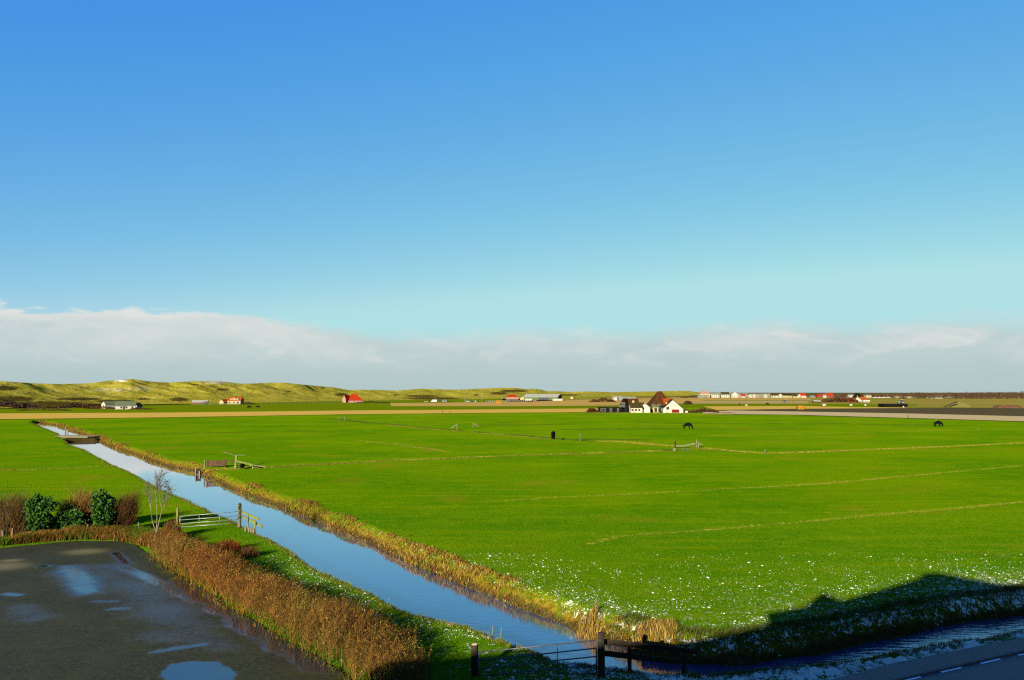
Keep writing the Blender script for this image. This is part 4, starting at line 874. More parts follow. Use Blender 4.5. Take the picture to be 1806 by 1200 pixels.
slant('rail_fence', 'mossy rail running down right from the cross-topped post to a white pole', 'fence', [(417, 813.5, 0), (447, 820.5, 0)], 0.10, M_mossw, (430, 825), ((446, 820),), 0.2)
slant('barrier_pole', 'low white pole at the end of the mossy rail', 'pole', [(440, 820.5, 0), (468, 823.5, 0)], 0.07, M_palew, (455, 825), ((467, 823),))
def tub():
    o = pt(427.5, 824.6); mb = MB(); mb.tube([(0, 0, -.05), (0, 0, 0.35), (0.1, 0, 0.62), (0.14, 0, 0.66)], [0.26, 0.33, 0.30, 0.16], 10)
    tag(mb.build('drinking_trough', M_black, None, tuple(o), smooth=True), 'small black tub on the grass below the mossy rail', 'tub')
tub()
def sluice():
    o = Vector((*G(348.5, 838, ZW), ZW)); t = thing('sluice_posts', 'small wooden sluice of posts and a board at the ditch edge by the board gate', 'sluice', tuple(o))
    for px, yt in ((345.5, 825), (352, 831)):
        A = at_y(px, yt, o.y) - o; MB().beam((A.x, 0, -0.5), (A.x, 0, A.z), 0.14, 0.14, (0, 1, 0)).build('post', M_wood, t)
    MB().box((0, 0.12, 0.45), (0.8, 0.06, 0.7)).build('board', M_darkw, t)
sluice()
# mid pasture: posts and broken rails
slant('broken_rail', 'tilted grey rail and dark hole edge at the pasture ditch, left of the strutted post', 'rail', [(795.5, 755.5, 0), (806.5, 748.5, 0)], 0.14, M_palew, (801, 757.3), ((806, 747.5),), 0.22)
slant('strutted_post', 'post with a slanting strut on the far pasture ditch', 'post', [(834.5, 746.8, 0), (844, 752.5, 0)], 0.12, M_palew, (838, 754.5), ((834.5, 745),), 0.2)
slant('dyke_gate', 'grey plank barrier between the stump and the pale post in the right pasture', 'barrier', [(1192, 787, 0), (1207, 786.5, 0), (1226, 782.6, 0)], 0.10, M_palew, (1210, 790.5), (), 0.25)
slant('strutted_post', 'pair of pale posts with a slanting rail to the right, in the right pasture', 'post', [(1229, 781.3, 0), (1239, 784.5, 0)], 0.10, M_palew, (1230, 790), ((1228.5, 775.5), (1231.8, 780)), 0.2)
slant('fallen_plank', 'pale plank lying on the grass below the grey barrier', 'plank', [(1203, 793.4, -1), (1216, 792.4, 0.4)], 0.12, M_palew, (1210, 794), ())
post('fence_post', 'dark post at the left end of the grey barrier, in the right pasture', 1191, 790, 778, 0.28, M_darkw)
o = post('tree_stump', 'short stump in front of the dark post at the grey barrier', 1189.5, 795.5, 790.5, 0.55, M_wood); o['category'] = 'stump'
for px, yb, yt, lab in ((1349.5, 799, 792.5, 'lone post in the dry ditch line right of the grey barrier'), (1023, 775.5, 764.5, 'pale thin post right of the horse seen from behind'), (780, 729.6, 724.5, 'left one of two posts against the tan stubble field'), (793.5, 729.5, 724.5, 'right one of two posts against the tan stubble field'), (598, 742, 735.5, 'left one of two small posts at the far pasture ditch'), (608, 742, 735.5, 'right one of two small posts at the far pasture ditch'), (1601.5, 738.6, 732, 'dark post standing against the pale sand track'), (1651, 741, 738, 'short post behind the rightmost black horse'), (1725, 759, 755.5, 'small pale post in the faint line at the right')):
    post('fence_post', lab, px, yb, yt, 0.24 if yb < 750 else 0.16, M_darkw if 'dark' in lab or 'stubble' in lab else M_palew, 'lone posts in the fields')
def culvert():
    o = Vector((*G(134, 769.5), 0)); t = thing('culvert_bridge', 'earth-and-plank culvert crossing the ditch far left, with a dark pipe mouth', 'bridge', tuple(o))
    A = Vector((*G(99, 768.5), 0)) - o; B = Vector((*G(168, 769.5), 0)) - o
    MB().beam((A.x, A.y, -0.5), (B.x, B.y, -0.5), 4.6, 1.0).build('deck', simple('culvert earth', (0.11, 0.085, 0.03), 0.95, 0.4, 1.5), t)
    MB().tube([(-1.0, -3.2, -0.68), (-1.0, -1.5, -0.68)], 0.42, 12).build('pipe', M_black, t)
    MB().beam((A.x * .8, A.y * .8 - 2.4, -0.12), (B.x * .9, B.y * .9 - 2.4, -0.12), 0.12, 0.34).build('edge_plank', M_palew, t)
    for px, yt in ((115.5, 754), (119.5, 757)):
        q = at_y(px, yt, o.y + 1.2) - o; MB().beam((q.x, 1.2, -0.5), (q.x, 1.2, q.z), 0.2, 0.2, (0, 1, 0)).build('post', M_wood, t)
culvert()

# ------------------------------------------------------------------ sapling
def sapling():
    g = G(275, 957); t = thing('bare_sapling', 'slender pale three-stemmed bare sapling with a few dark leaves left at its top', 'tree', (g[0], g[1], 0))
    o = Vector(t.location); rng = random.Random(5)
    def P(px, py, dy=0): return at_y(px, py, o.y + dy) - o
    tr = MB(); tr.tube([(0, 0, -0.2), P(275, 945), P(277, 925)], [0.0581, 0.0504, 0.0426], 7)
    tr.tube([P(277, 925), P(277, 895), P(275, 870), P(276, 852, .2), P(283, 838, .3)], [0.0426, 0.0349, 0.0271, 0.0155, 0.0077], 6)
    tr.tube([P(275, 938), P(269, 920, .1), P(265, 893, .2), P(262, 880, .3), P(257, 862, .4)], [0.0387, 0.0349, 0.0271, 0.0155, 0.0063], 6)
    tr.tube([P(277, 938), P(282, 915, -.1), P(286, 898, -.2), P(281, 880, -.2), P(281, 860, -.3), P(286, 836, -.3)], [0.0387, 0.0325, 0.0264, 0.0194, 0.0124, 0.0063], 6)
    tr.tube([P(284, 905), P(289, 895, .2), P(295, 886, .3), P(298, 862, .4)], [0.0232, 0.0186, 0.0124, 0.0054], 5)
    tr.build('trunk', M_bark, t, smooth=True)
    tw = MB()
    starts = [(276, 866), (275, 875), (281, 870), (281, 860), (262, 880), (265, 890), (295, 886), (276, 856), (284, 850), (290, 892), (260, 872), (297, 872)]
    for i in range(170):
        sx, sy = rng.choice(starts); sx += rng.uniform(-1, 1); sy -= rng.uniform(0, 14); L = rng.uniform(9, 26); a = rng.gauss(-0.05 if sx < 272 else 0.25, 0.5); b = a + rng.gauss(0.1, 0.25); dy = rng.uniform(-1.2, 1.2)
        p1 = (sx + math.sin(a) * L * .5, sy - math.cos(a) * L * .5); p2 = (p1[0] + math.sin(b) * L * .5, p1[1] - math.cos(b) * L * .5)
        tw.tube([P(sx, sy, dy * .2), P(*p1, dy * .6), P(*p2, dy)], [0.015, 0.010, 0.004], 4, False)
    tw.build('twigs', M_barkd, t)
    for q in ((294.5, 853), (297, 860), (300.5, 864)):
        c = P(*q, 0.4); k = 12; Q = np.array([[c.x, c.y, c.z]]) + RNG.normal(0, 0.10, (k, 3)); V, T = leaves(Q, np.full(k, 0.08))
        link('leaves', fast_mesh('leaves', V, T, 3, np.full((len(V), 3), 0.008)), M_leaf, t)
sapling()

# ------------------------------------------------------------------ far buildings
M_redroof = simple('red roof tiles', (0.13, 0.011, 0.002), 0.8, 0.25, 1.5, bmp=0.03, spec=0.03)
M_orange = simple('orange roof tiles', (0.115, 0.024, 0.003), 0.8, 0.25, 1.5, bmp=0.03, spec=0.03)
M_thatch = simple('brown reed thatch', (0.026, 0.01, 0.0025), 0.95, 0.35, 1.2, (1, 1, 0.4), spec=0.03)
M_thatchd = simple('dark weathered roof', (0.006, 0.006, 0.002), 0.9, 0.4, 0.8, spec=0.03)
M_brownroof = simple('brown-green roof tiles', (0.017, 0.014, 0.004), 0.85, 0.35, 1.5, spec=0.03)
M_greenroof = simple('grey-green roof', (0.045, 0.055, 0.03), 0.8, 0.2, 1.5, spec=0.03)
M_greyroof = simple('grey roof', (0.06, 0.06, 0.052), 0.8, 0.2, 1.5, spec=0.03)
M_palroof = simple('pale sheet roof', (0.14, 0.138, 0.115), 0.6, 0.1, 0.6, spec=0.03)
M_cream = simple('cream render', (0.15, 0.125, 0.062), 0.9, 0.1, 1.0, spec=0.03)
M_pinkw = simple('pinkish render', (0.13, 0.075, 0.052), 0.9, 0.1, 1.0, spec=0.03)
M_brickw = simple('red brick', (0.06, 0.018, 0.01), 0.9, 0.25, 3, spec=0.03)
M_tar = simple('tarred boards', (0.0025, 0.0025, 0.0025), 0.8, 0.4, 3, (1, 1, 0.3), spec=0.03)
M_greenw = simple('green sheet cladding', (0.028, 0.045, 0.016), 0.7, 0.15, 1, spec=0.03)
M_greyw = simple('grey rendered wall', (0.075, 0.072, 0.06), 0.9, 0.15, 1, spec=0.03)
M_reddoor = simple('dark red door', (0.05, 0.003, 0.002), 0.6, 0.2, 3, spec=0.03)
M_teal = simple('blue-green paint', (0.008, 0.02, 0.018), 0.6, 0.2, 3, spec=0.03)
M_straw = simple('stacked straw', (0.11, 0.052, 0.005), 0.95, 0.35, 2.5, bmp=0.1, spec=0.03)

def house(label, px0, px1, pyb, pye, pyr, wall, roof, axis='x', depth=8.0, rz=0.0, dist=None, chim=(), wins=None, door=None, group=None, cat='house', name='house', over=0.35, lwins=0, wmat=None, sink=0.4, hip=0.0, dormer=0):
    """px0..px1 width, pyb ground, pye eaves, pyr ridge as seen; axis x = ridge across the view, y = gable towards the viewer, p = hipped pyramid"""
    D = dist or (H * F / (pyb - 692)); pxm = (px0 + px1) / 2
    g = at_y(pxm, pyb, D); K = D / F
    w = (px1 - px0) * K / max(0.5, math.cos(rz)); he = (pyb - pye) * K; hr = (pyb - pyr) * K
    t = thing(name, label, cat, (g.x, g.y + depth / 2, max(g.z, 0) if dist else 0), rz, group)
    hw, hd = w / 2, depth / 2; T = 0.22
    if axis == 'x':
        MB().prism([(-hd, -sink), (hd, -sink), (hd, he), (0, hr - T), (-hd, he)], 'x', -hw, hw).build('wall', wall, t)
        m = MB(); k = (hr - he) / hd; o2 = over * 0.7
        out = [(-hd - o2, he - k * o2), (0, hr), (hd + o2, he - k * o2), (hd + o2, he - k * o2 + T), (0, hr + T), (-hd - o2, he - k * o2 + T)]
        m.prism(out, 'x', -hw - over, hw + over)
    elif axis == 'y':
        MB().prism([(-hw, -sink), (hw, -sink), (hw, he), (0, hr - T), (-hw, he)], 'y', -hd, hd).build('wall', wall, t)
        m = MB(); k = (hr - he) / hw; o2 = over * 0.6
        m.prism([(-hw - o2, he - k * o2), (0, hr), (hw + o2, he - k * o2), (hw + o2, he - k * o2 + T), (0, hr + T), (-hw - o2, he - k * o2 + T)], 'y', -hd + 0.05, hd + over)
    elif axis == 'f':
        MB().box((0, 0, (he - sink) / 2), (w, depth, he + sink)).build('wall', wall, t)
        m = MB().box((0, 0, he + (hr - he) / 2 + 0.003), (w + over * 2, depth + over * 2, max(0.15, hr - he)))
    else:
        MB().box((0, 0, (he - sink) / 2), (w, depth, he + sink)).build('wall', wall, t)
        m = MB(); rx = hw * hip; A, B = hw + over, hd + over
        v = [(-A, -B, he - 0.05), (A, -B, he - 0.05), (A, B, he - 0.05), (-A, B, he - 0.05), (-max(rx, .02), -0.01, hr), (max(rx, .02), -0.01, hr), (max(rx, .02), 0.01, hr), (-max(rx, .02), 0.01, hr)]
        m.add(v, [(0, 1, 5, 4), (1, 2, 6, 5), (2, 3, 7, 6), (3, 0, 4, 7), (4, 5, 6, 7), (3, 2, 1, 0)])
    r = m.build('roof', roof, t)
    for cx, cw in chim:
        x = -hw + cx * w; zc = hr if axis in 'xf' else hr - abs(cx - 0.5) * 2 * (hr - he)
        MB().box((x, 0, zc + 0.25), (cw, 0.7, 1.7)).build('chimney', M_brickw if wall is not M_white else M_cream, r)
    for q in (wins if wins is not None else []):
        cx, zc, ww, wh = q[:4]
        f = MB().box((-hw + cx * w, -hd - 0.01, zc), (ww + 0.25, 0.06, wh + 0.25)).build('window', wmat or M_white, t)
        MB().box((-hw + cx * w, -hd - 0.045, zc), (ww, 0.04, wh)).build('pane', M_glass, f)
    for i in range(lwins):
        f = MB().box((-hw - 0.01, -hd + (i + 0.6) * depth / (lwins + 0.2), he * 0.55), (0.06, 1.1, 1.4)).build('window', wmat or M_white, t)
        MB().box((-hw - 0.045, -hd + (i + 0.6) * depth / (lwins + 0.2), he * 0.55), (0.04, 0.9, 1.2)).build('pane', M_glass, f)
    for q in (door if isinstance(door, list) else [door] if door else []):
        cx, ww, wh, dm = q; MB().box((-hw + cx * w, -hd - 0.02, wh / 2), (ww, 0.09, wh)).build('door', dm, t)
    if dormer:
        zc = he + (hr - he) * 0.45; d = MB().box((0, -hd * 0.62, zc), (w * dormer, hd * 0.55, (hr - he) * 0.55)).build('dormer', wall, r)
        for cx in (-0.25, 0.25): MB().box((cx * w * dormer, -hd * 0.62 - hd * 0.275 - 0.02, zc + 0.1), (w * dormer * 0.3, 0.05, (hr - he) * 0.25)).build('window', M_glass, d)
    return t
# --- farm in the middle distance (about 390 m)
FD = 388.0
house('white gabled farmhouse end with a small dark window and a red double door', 1172, 1207, 728, 722, 705.5, M_white, M_brownroof, 'y', 13, -0.10, FD, [(0.24, 0.6)], [(0.24, 2.1, 1.4, 1.4)], [(0.62, 3.6, 1.5, M_reddoor), (0.22, 1.1, 0.7, M_cream)], over=0.3)
for s_ in (1,): 
    house('low white lean-to with a drooping dark roof against the right of the farmhouse end', 1206, 1213, 728, 724.5, 722, M_white, M_brownroof, 'f', 9, 0, FD + 3, name='lean_to', cat='lean-to')
house('big brown pyramid-roofed farm barn with a ridge post, behind the white gable', 1150, 1187, 722, 715, 690.5, M_brickw, M_thatch, 'p', 16, 0.0, FD + 22, [(0.62, 0.9)], name='pyramid_barn', cat='barn', hip=0.16)
house('orange-tiled roof wing between the pyramid barn and the white gable', 1172, 1186, 722, 711, 704, M_brickw, M_orange, 'x', 7, 0.0, FD + 13, name='roof_wing', cat='house wing')
house('smaller white gabled building with a faint loft window, left of the farmyard', 1131.5, 1149, 727.5, 719, 711, M_white, M_thatchd, 'y', 12, -0.12, FD + 2, [], [(0.5, 4.2, 0.5, 0.8)], over=0.3)
house('low white wing with a sagging brown-green roof and a white chimney at its left', 1113, 1133, 727.8, 719.5, 711, M_white, M_brownroof, 'x', 7.5, 0.0, FD, [(0.3, 0.9)], [(0.12, 1.2, 0.9, 1.0), (0.45, 1.2, 0.9, 1.0), (0.72, 1.2, 0.9, 1.0)], [(0.28, 0.9, 1.9, M_cream)])
house('tall black tarred barn with a steep gable and brown roof', 1097, 1113, 727.3, 719, 704, M_tar, M_thatch, 'y', 10, -0.35, FD + 5, [], [(0.5, 4.3, 1.8, 0.7), (0.4, 2.9, 2.6, 0.6)], [(0.4, 1.3, 2.4, M_tar)], name='barn', cat='barn', wmat=M_greyw)
house('brown-roofed barn extension behind the black gable', 1110, 1127, 727, 716, 704.2, M_tar, M_thatch, 'x', 9, 0.0, FD + 9, name='barn', cat='barn')
house('long low black shed with open bays at the left end of the farm', 1057, 1098, 727.3, 719.5, 718.4, M_tar, M_thatchd, 'f', 6, 0.0, FD + 4, [], [(0.12, 1.1, 1.2, 1.2), (0.22, 1.1, 1.2, 1.2), (0.5, 1.1, 0.9, 1.6), (0.8, 1.0, 0.6, 1.7)], name='shed', cat='shed', wmat=M_greyw)
house('small shed with a mossy green roof and tan doors in the farmyard', 1152, 1165, 727, 718.5, 714, M_cream, M_greenroof, 'x', 5, 0.0, FD + 6, [], [], [(0.35, 1.3, 2.0, M_darkw), (0.8, 0.7, 1.9, M_tar)], name='shed', cat='shed')
house('teal painted booth tucked against the left of the white gable', 1165, 1172.5, 727.5, 718, 716.5, M_teal, M_tar, 'f', 3, 0.0, FD + 1, [], [(0.5, 1.3, 0.7, 0.8)], name='shed', cat='shed')
# --- at the foot of the dunes
house('white cottage with a grey-green roof, the widest of three below the left dunes', 201, 230, 722, 716, 708.8, M_white, M_greenroof, 'x', 8, 0.42, 462, [], [(0.3, 1.0, 1.0, 1.1), (0.55, 1.0, 1.0, 1.1), (0.85, 1.0, 1.0, 1.1)], [(0.43, 0.9, 1.8, M_darkw)], lwins=1)
house('narrow white gable cottage at the left of the grey-green roofed one', 186, 197, 720, 714, 708.5, M_white, M_greenroof, 'y', 13, -0.65, 480, [], [(0.5, 1.1, 1.0, 1.4)])
house('small white gabled outhouse at the right of the grey-green roofed cottage', 232, 243, 720.5, 716, 711.3, M_white, M_brownroof, 'y', 5, -0.2, 476, [], [(0.35, 1.0, 1.0, 1.2), (0.7, 1.0, 0.7, 1.2)], name='outhouse', cat='outhouse')
house('low red brick shed with a pale roof at the foot of the dunes', 338, 362, 713.6, 710, 706.8, M_brickw, M_palroof, 'x', 7, 0.25, 655, [], [(0.75, 1.2, 2.2, 1.2)], [(0.9, 2.4, 2.4, M_tar)], name='shed', cat='shed', wmat=M_tar)
house('cream house with an orange roof and a wide dormer below the dunes', 401, 424, 713.2, 707, 701.2, M_cream, M_orange, 'x', 8, 0.0, 655, [(0.05, 0.9), (0.5, 0.8), (0.97, 0.9)], [(0.15, 1.4, 1.6, 1.2), (0.5, 1.3, 1.0, 1.8), (0.8, 1.3, 2.2, 1.4)], dormer=0.62)
house('small cream gable end with an orange roof joined to the dormered house', 390, 399, 712, 709.2, 704.8, M_cream, M_orange, 'y', 9, -0.5, 662, [], [])
house('bright red pyramid-roofed farmhouse with a pale base below the dunes', 606, 636, 709.8, 706.8, 694.6, M_pinkw, M_redroof, 'p', 16, 0.25, 760, [], [(0.2, 0.8, 1.2, 0.8), (0.5, 0.8, 1.4, 0.8), (0.75, 0.8, 1.2, 0.8)], hip=0.22, name='farmhouse', cat='farmhouse')
house('narrow pink-white wing at the left of the red pyramid farmhouse', 606, 613, 709.6, 705, 697.5, M_pinkw, M_redroof, 'y', 8, -0.4, 756, [], [(0.5, 2.0, 0.9, 1.4)], name='wing', cat='house wing')
house('red-roofed house with a pale gable at the left of the long white shed', 893, 913, 704.2, 700.6, 695.8, M_pinkw, M_redroof, 'p', 13, 0.15, 1060, [], [(0.3, 1.4, 1.4, 1.2), (0.7, 1.4, 1.4, 1.2)], hip=0.35)
house('small pale gabled house between the red roof and the long white shed', 919, 930, 705, 702.4, 699.6, M_cream, M_brownroof, 'y', 8, -0.3, 1030, [], [])
house('long agricultural shed with a pale roof and a green gable end', 929, 988, 706.6, 701.2, 695.8, M_greenw, M_palroof, 'x', 26, -0.28, 985, [], [(0.52, 1.6, 6.0, 2.6), (0.66, 1.6, 6.5, 2.8)], name='shed', cat='shed', wmat=M_tar)
house('low white sheds in front of the green gable end', 975, 992, 707.4, 705, 703.8, M_white, M_palroof, 'f', 6, 0.0, 930, name='shed', cat='shed')
house('low white outbuilding in front of the dark shed bays', 926, 938, 706.8, 704.6, 703.4, M_white, M_palroof, 'f', 6, 0.0, 945, name='shed', cat='shed')
house('tiny yellow-white house alone on the low dunes right of the long shed', 1007.5, 1012.5, 703.2, 701, 699, M_cream, M_orange, 'y', 7, -0.3, 1150, [], [])
house('pale-roofed shed showing over the black barn, its left half white', 1083, 1097, 706.4, 701.6, 699, M_white, M_palroof, 'x', 20, 0.0, 960, name='shed', cat='shed')
house('pale-roofed shed showing over the black barn, its right half pinkish', 1092, 1122, 706, 702.6, 700.6, M_greyw, M_palroof, 'x', 18, 0.0, 930, name='shed', cat='shed')
# --- house with the orange roof at the right, and neighbours
house('white gabled house with an orange roof in the open fields at right', 1511, 1522, 709.4, 706.2, 700.6, M_white, M_orange, 'y', 11, -0.35, 800, [(0.5, 0.8)], [(0.5, 1.2, 1.0, 1.2)])
house('orange-roofed cross wing behind the white gable in the open fields', 1519, 1529, 708.6, 705.5, 700.8, M_white, M_orange, 'x', 8, 0.0, 812, name='wing', cat='house wing')
house('small white annex at the right of the orange-roofed field house', 1523.5, 1533.5, 710.4, 708.2, 706.4, M_white, M_white, 'f', 5, 0.0, 780, [], [(0.35, 0.8, 1.2, 0.8), (0.75, 0.8, 1.0, 0.8)], name='annex', cat='annex')
house('low dark field shed with a pale roof at the left of the brown copse', 1436, 1448, 710.8, 708.6, 707.0, M_tar, M_palroof, 'x', 5, 0.0, 760, name='shed', cat='shed')
def clamp():
    house('long low black clamp walled with boards beside the ploughed field', 1559.5, 1601, 718.4, 713.6, 712.6, M_tar, M_tar, 'f', 9, 0.0, 530, name='silage_clamp', cat='silage clamp', over=0.1)
clamp()
# --- village on the horizon (about 1.4 km)
VD = 1450.0; VG = 'houses of the village on the horizon'
V_ = lambda lab, a, b, e, r, wl, rf, ax='x', **k: house(lab, a, b, 701.6, e, r, wl, rf, ax, k.pop('depth', 10), k.pop('rz', 0.0), k.pop('dist', VD), group=VG, over=0.4, **k)
row = lambda n, z=(1.7, 4.4): [((i + 0.5) / n, zz, 1.2, 1.3) for i in range(n) for zz in z]
V_('tallest village building, a beige hotel with a pink roof and a turret', 1235, 1252, 695.0, 689.8, M_cream, M_pinkw, 'p', depth=14, hip=0.4, wins=row(4, (1.7, 4.2)), chim=[(0.45, 1.6)])
V_('low pale wing in front of the beige village hotel', 1231, 1249, 698.6, 697.2, M_greyw, M_greyroof, 'f', dist=1420, wins=row(4, (1.5,)))
for lab, a, b, e, r, wl, rf, ax, n in (
    ('white village terrace with a grey roof right of the beige hotel', 1254, 1269, 696.2, 691.6, M_white, M_greyroof, 'x', 4),
    ('dark slate side house after the first white terrace', 1269, 1271.5, 696, 693.2, M_tar, M_greyroof, 'f', 1),
    ('second white village terrace, with a brownish roof', 1272, 1287, 696.2, 692, M_white, M_brownroof, 'x', 4),
    ('dark side house after the second white terrace', 1287, 1289.5, 696, 693.2, M_tar, M_greyroof, 'f', 1),
    ('third white village terrace, with a pale gable at its right', 1290, 1302, 696, 691.6, M_white, M_greyroof, 'y', 3),
    ('pinkish village house with a grey roof beside the third terrace', 1302, 1308, 696.5, 692.6, M_pinkw, M_greyroof, 'x', 2),
    ('low red-roofed village house with a white front', 1308, 1315, 699, 695.6, M_white, M_redroof, 'x', 2),
    ('grey village house with two chimneys behind the low red roof', 1311, 1320, 696, 693, M_greyw, M_greyroof, 'x', 3),
    ('white cube-like village house, first after the grey one', 1321, 1327, 696.4, 694.8, M_white, M_greyroof, 'f', 2),
    ('white cube-like village house with a darker right side', 1328, 1333, 696, 694.6, M_white, M_greyroof, 'f', 2),
    ('pinkish cube-like village house', 1334, 1340, 696.4, 694.8, M_pinkw, M_greyroof, 'f', 2),
    ('grey cube-like village house', 1341, 1346, 696.2, 694.6, M_greyw, M_greyroof, 'f', 2),
    ('widest white cube-like village house', 1347, 1353.5, 696.2, 694.6, M_white, M_greyroof, 'f', 2),
    ('tall narrow pale village house', 1354, 1358.5, 696, 694.4, M_greyw, M_greyroof, 'f', 1),
    ('low pale bungalow among the village houses', 1360, 1365, 698, 696, M_cream, M_brownroof, 'x', 1),
    ('white village house under a brown roof', 1366, 1372, 698, 695.4, M_white, M_brownroof, 'x', 2),
    ('red-roofed village house with a white gable', 1373, 1380, 698, 694.6, M_white, M_redroof, 'y', 2),
    ('dark-roofed long village house', 1381, 1391, 698, 695.4, M_cream, M_thatchd, 'x', 3),
    ('dark-roofed village house with a cream front', 1391.5, 1397, 698.2, 695.8, M_cream, M_thatchd, 'x', 2),
    ('low cream village house left of the large red roof', 1399, 1407, 699, 697, M_cream, M_brownroof, 'x', 2),
    ('white gable village house before the large red roof', 1407, 1413, 698.4, 695.6, M_white, M_greyroof, 'y', 1),
    ('large crimson-roofed village house with a white gable', 1412, 1422, 698.4, 694.2, M_white, M_redroof, 'x', 2),
    ('low pale house in the gap between the crimson roofs', 1430, 1438, 699.4, 697.6, M_greyw, M_greyroof, 'x', 2),
    ('crimson-roofed brick house, first of the right-hand pair', 1442, 1452, 698.6, 695.8, M_brickw, M_redroof, 'x', 2),
    ('white house between the two right-hand crimson roofs', 1452, 1457.5, 698, 695.6, M_white, M_greyroof, 'x', 1),
    ('crimson-roofed house with a spike-like chimney at the right end of the village', 1458, 1470, 698, 694, M_brickw, M_redroof, 'x', 2),
    ('small white house far right of the village, left of the dark round tree', 1499, 1506, 697.6, 695.6, M_white, M_greyroof, 'x', 1),
    ('white bungalow peeping out under the dark round tree', 1511, 1520, 699, 697.4, M_white, M_greyroof, 'x', 1),
    ('small pale house right of the dark round tree', 1528, 1537, 698, 696.2, M_cream, M_greyroof, 'x', 1),
    ('long low cream sheds before the brown wood', 1540, 1570, 702, 700.8, M_cream, M_palroof, 'f', 4),
    ('low beige building with a shallow pitched roof before the brown wood', 1580, 1610, 702.6, 699.8, M_cream, M_cream, 'x', 4),
    ('low white greenhouse-like building before the wood at right', 1671, 1686, 702.2, 700.8, M_white, M_greyw, 'x', 3),
    ('faint pale house at the foot of the wood, left of the white one', 1640, 1662, 703, 702, M_cream, M_palroof, 'f', 3)):
    V_(lab, a, b, e, r, wl, rf, ax, wins=row(n, (1.7,) if e > 697.5 else (1.7, 4.0)), dist=VD + (0 if r > 694 else 12) - (250 if a > 1539 else 0))

# ------------------------------------------------------------------ distant bushes, hedges, wood
def mound(name, label, cat, px0, px1, pyb, pyt, depth, pal, n, seed, dist=None, group=None, leaf=0.5, kind=None, ragged=0.6):
    rng = np.random.default_rng(seed); D = dist or H * F / (pyb - 692); K = D / F
    w = (px1 - px0) * K; h = (pyb - pyt) * K; g = at_y((px0 + px1) / 2, pyb, D)
    x = rng.uniform(-w / 2, w / 2, n); prof = (1 - np.abs(2 * x / w) ** 3) * (1 - ragged + ragged * 1.6 * fbm(x / (h * 1.3) + seed, x * 0, seed, 3))
    z = h * prof * rng.random(n) ** 0.6; y = rng.normal(0, depth / 3, n)
    P = np.column_stack([x, y, np.maximum(z, 0.02)]); V, T = leaves(P, np.full(n, leaf * h * 0.3), rng)
    c = rep(pick(pal, n, rng, 0.4), 4)
    me = fast_mesh(name, V, T, 3, c); o = link(name, me, M_twig, None, (g.x, g.y, 0))
    return tag(o, label, cat, group, kind)
HB = [(0.0338, 0.0126, 0.0035), (0.0248, 0.0109, 0.0031), (0.0428, 0.0176, 0.0042)]
mound('hedge', 'rounded russet hedge at the left end of the black farm shed', 'hedge', 1034, 1057, 727, 719.3, 4, HB, 1500, 31, FD + 1)
mound('hedge', 'ragged red-brown hedge running right from the white farm gable', 'hedge', 1213, 1268, 728, 719.8, 4, HB + [(0.0135, 0.0092, 0.0028)], 2400, 32, FD + 4)
mound('hedge', 'strip of dry reddish growth along the pasture edge below the right farm hedge', 'hedge', 1250, 1300, 729.6, 726.6, 3, HB + [(0.0090, 0.0063, 0.0021)], 900, 33, 372)
mound('bush', 'brown bush behind and right of the white farm gable', 'bush', 1205, 1221, 713, 705.6, 5, [(0.0225, 0.0134, 0.0028), (0.0180, 0.0118, 0.0035)], 700, 34, 640)
mound('bush', 'russet bushes in the fields left of the black barn, seen over the stubble', 'bush', 1038, 1087, 709.8, 702, 10, HB, 1600, 35, 800)
mound('bush', 'bare twiggy bush standing left of the farmyard barn ramp', 'bush', 1146, 1162, 727, 712, 4, [(0.0270, 0.0126, 0.0028), (0.0405, 0.0189, 0.0042)], 500, 36, FD + 11)
mound('hedge', 'long russet hedge before the three white cottages at left', 'hedge', 150, 204, 722, 717.5, 4, HB, 1800, 37, 470)
mound('hedge', 'russet garden hedge right of the small white outhouse', 'hedge', 228, 268, 722.6, 718.6, 4, HB, 1200, 38, 455)
mound('hedge', 'low brown hedge below the scrub at the far left of the dunes', 'hedge', 30, 125, 725, 719.5, 5, HB + [(0.0225, 0.0168, 0.0042)], 1800, 39, 430)
mound('thicket', 'dark brown thicket with a russet crown below the left dunes', 'thicket', 100, 190, 720.5, 711.5, 9, [(0.0135, 0.0071, 0.0024), (0.0203, 0.0092, 0.0028), (0.0270, 0.0109, 0.0031)], 2600, 40, 500)
mound('thicket', 'dull plum-coloured thicket at the far left below the dunes', 'thicket', -40, 60, 721, 709.5, 12, [(0.0158, 0.0084, 0.0045), (0.0203, 0.0101, 0.0049)], 2600, 41, 505)
mound('hedge', 'dark low hedge right of the red pyramid farmhouse', 'hedge', 622, 690, 711.6, 707.6, 5, [(0.0135, 0.0101, 0.0028), (0.0203, 0.0126, 0.0035), (0.0090, 0.0092, 0.0021)], 1500, 42, 725)
mound('bush', 'bushes in front of the orange-roofed house wall at the dunes', 'bush', 424, 452, 714.4, 709.6, 4, [(0.0225, 0.0147, 0.0035), (0.0135, 0.0134, 0.0028)], 700, 43, 640)
mound('copse', 'brown bare copse left of the white field house', 'copse', 1443, 1512, 710.4, 702, 14, [(0.0225, 0.0126, 0.0035), (0.0315, 0.0143, 0.0042), (0.0383, 0.0134, 0.0042)], 3200, 44, 785)
mound('bush', 'reddest bush touching the white field house', 'bush', 1494, 1511, 710, 701.6, 6, [(0.0495, 0.0118, 0.0042), (0.0360, 0.0109, 0.0035)], 800, 45, 770)
mound('round_tree', 'dark round evergreen tree on the right horizon', 'tree', 1505, 1519, 700.5, 691.6, 8, [(0.0027, 0.0050, 0.0035), (0.0045, 0.0076, 0.0035)], 700, 46, 1330, ragged=0.3)
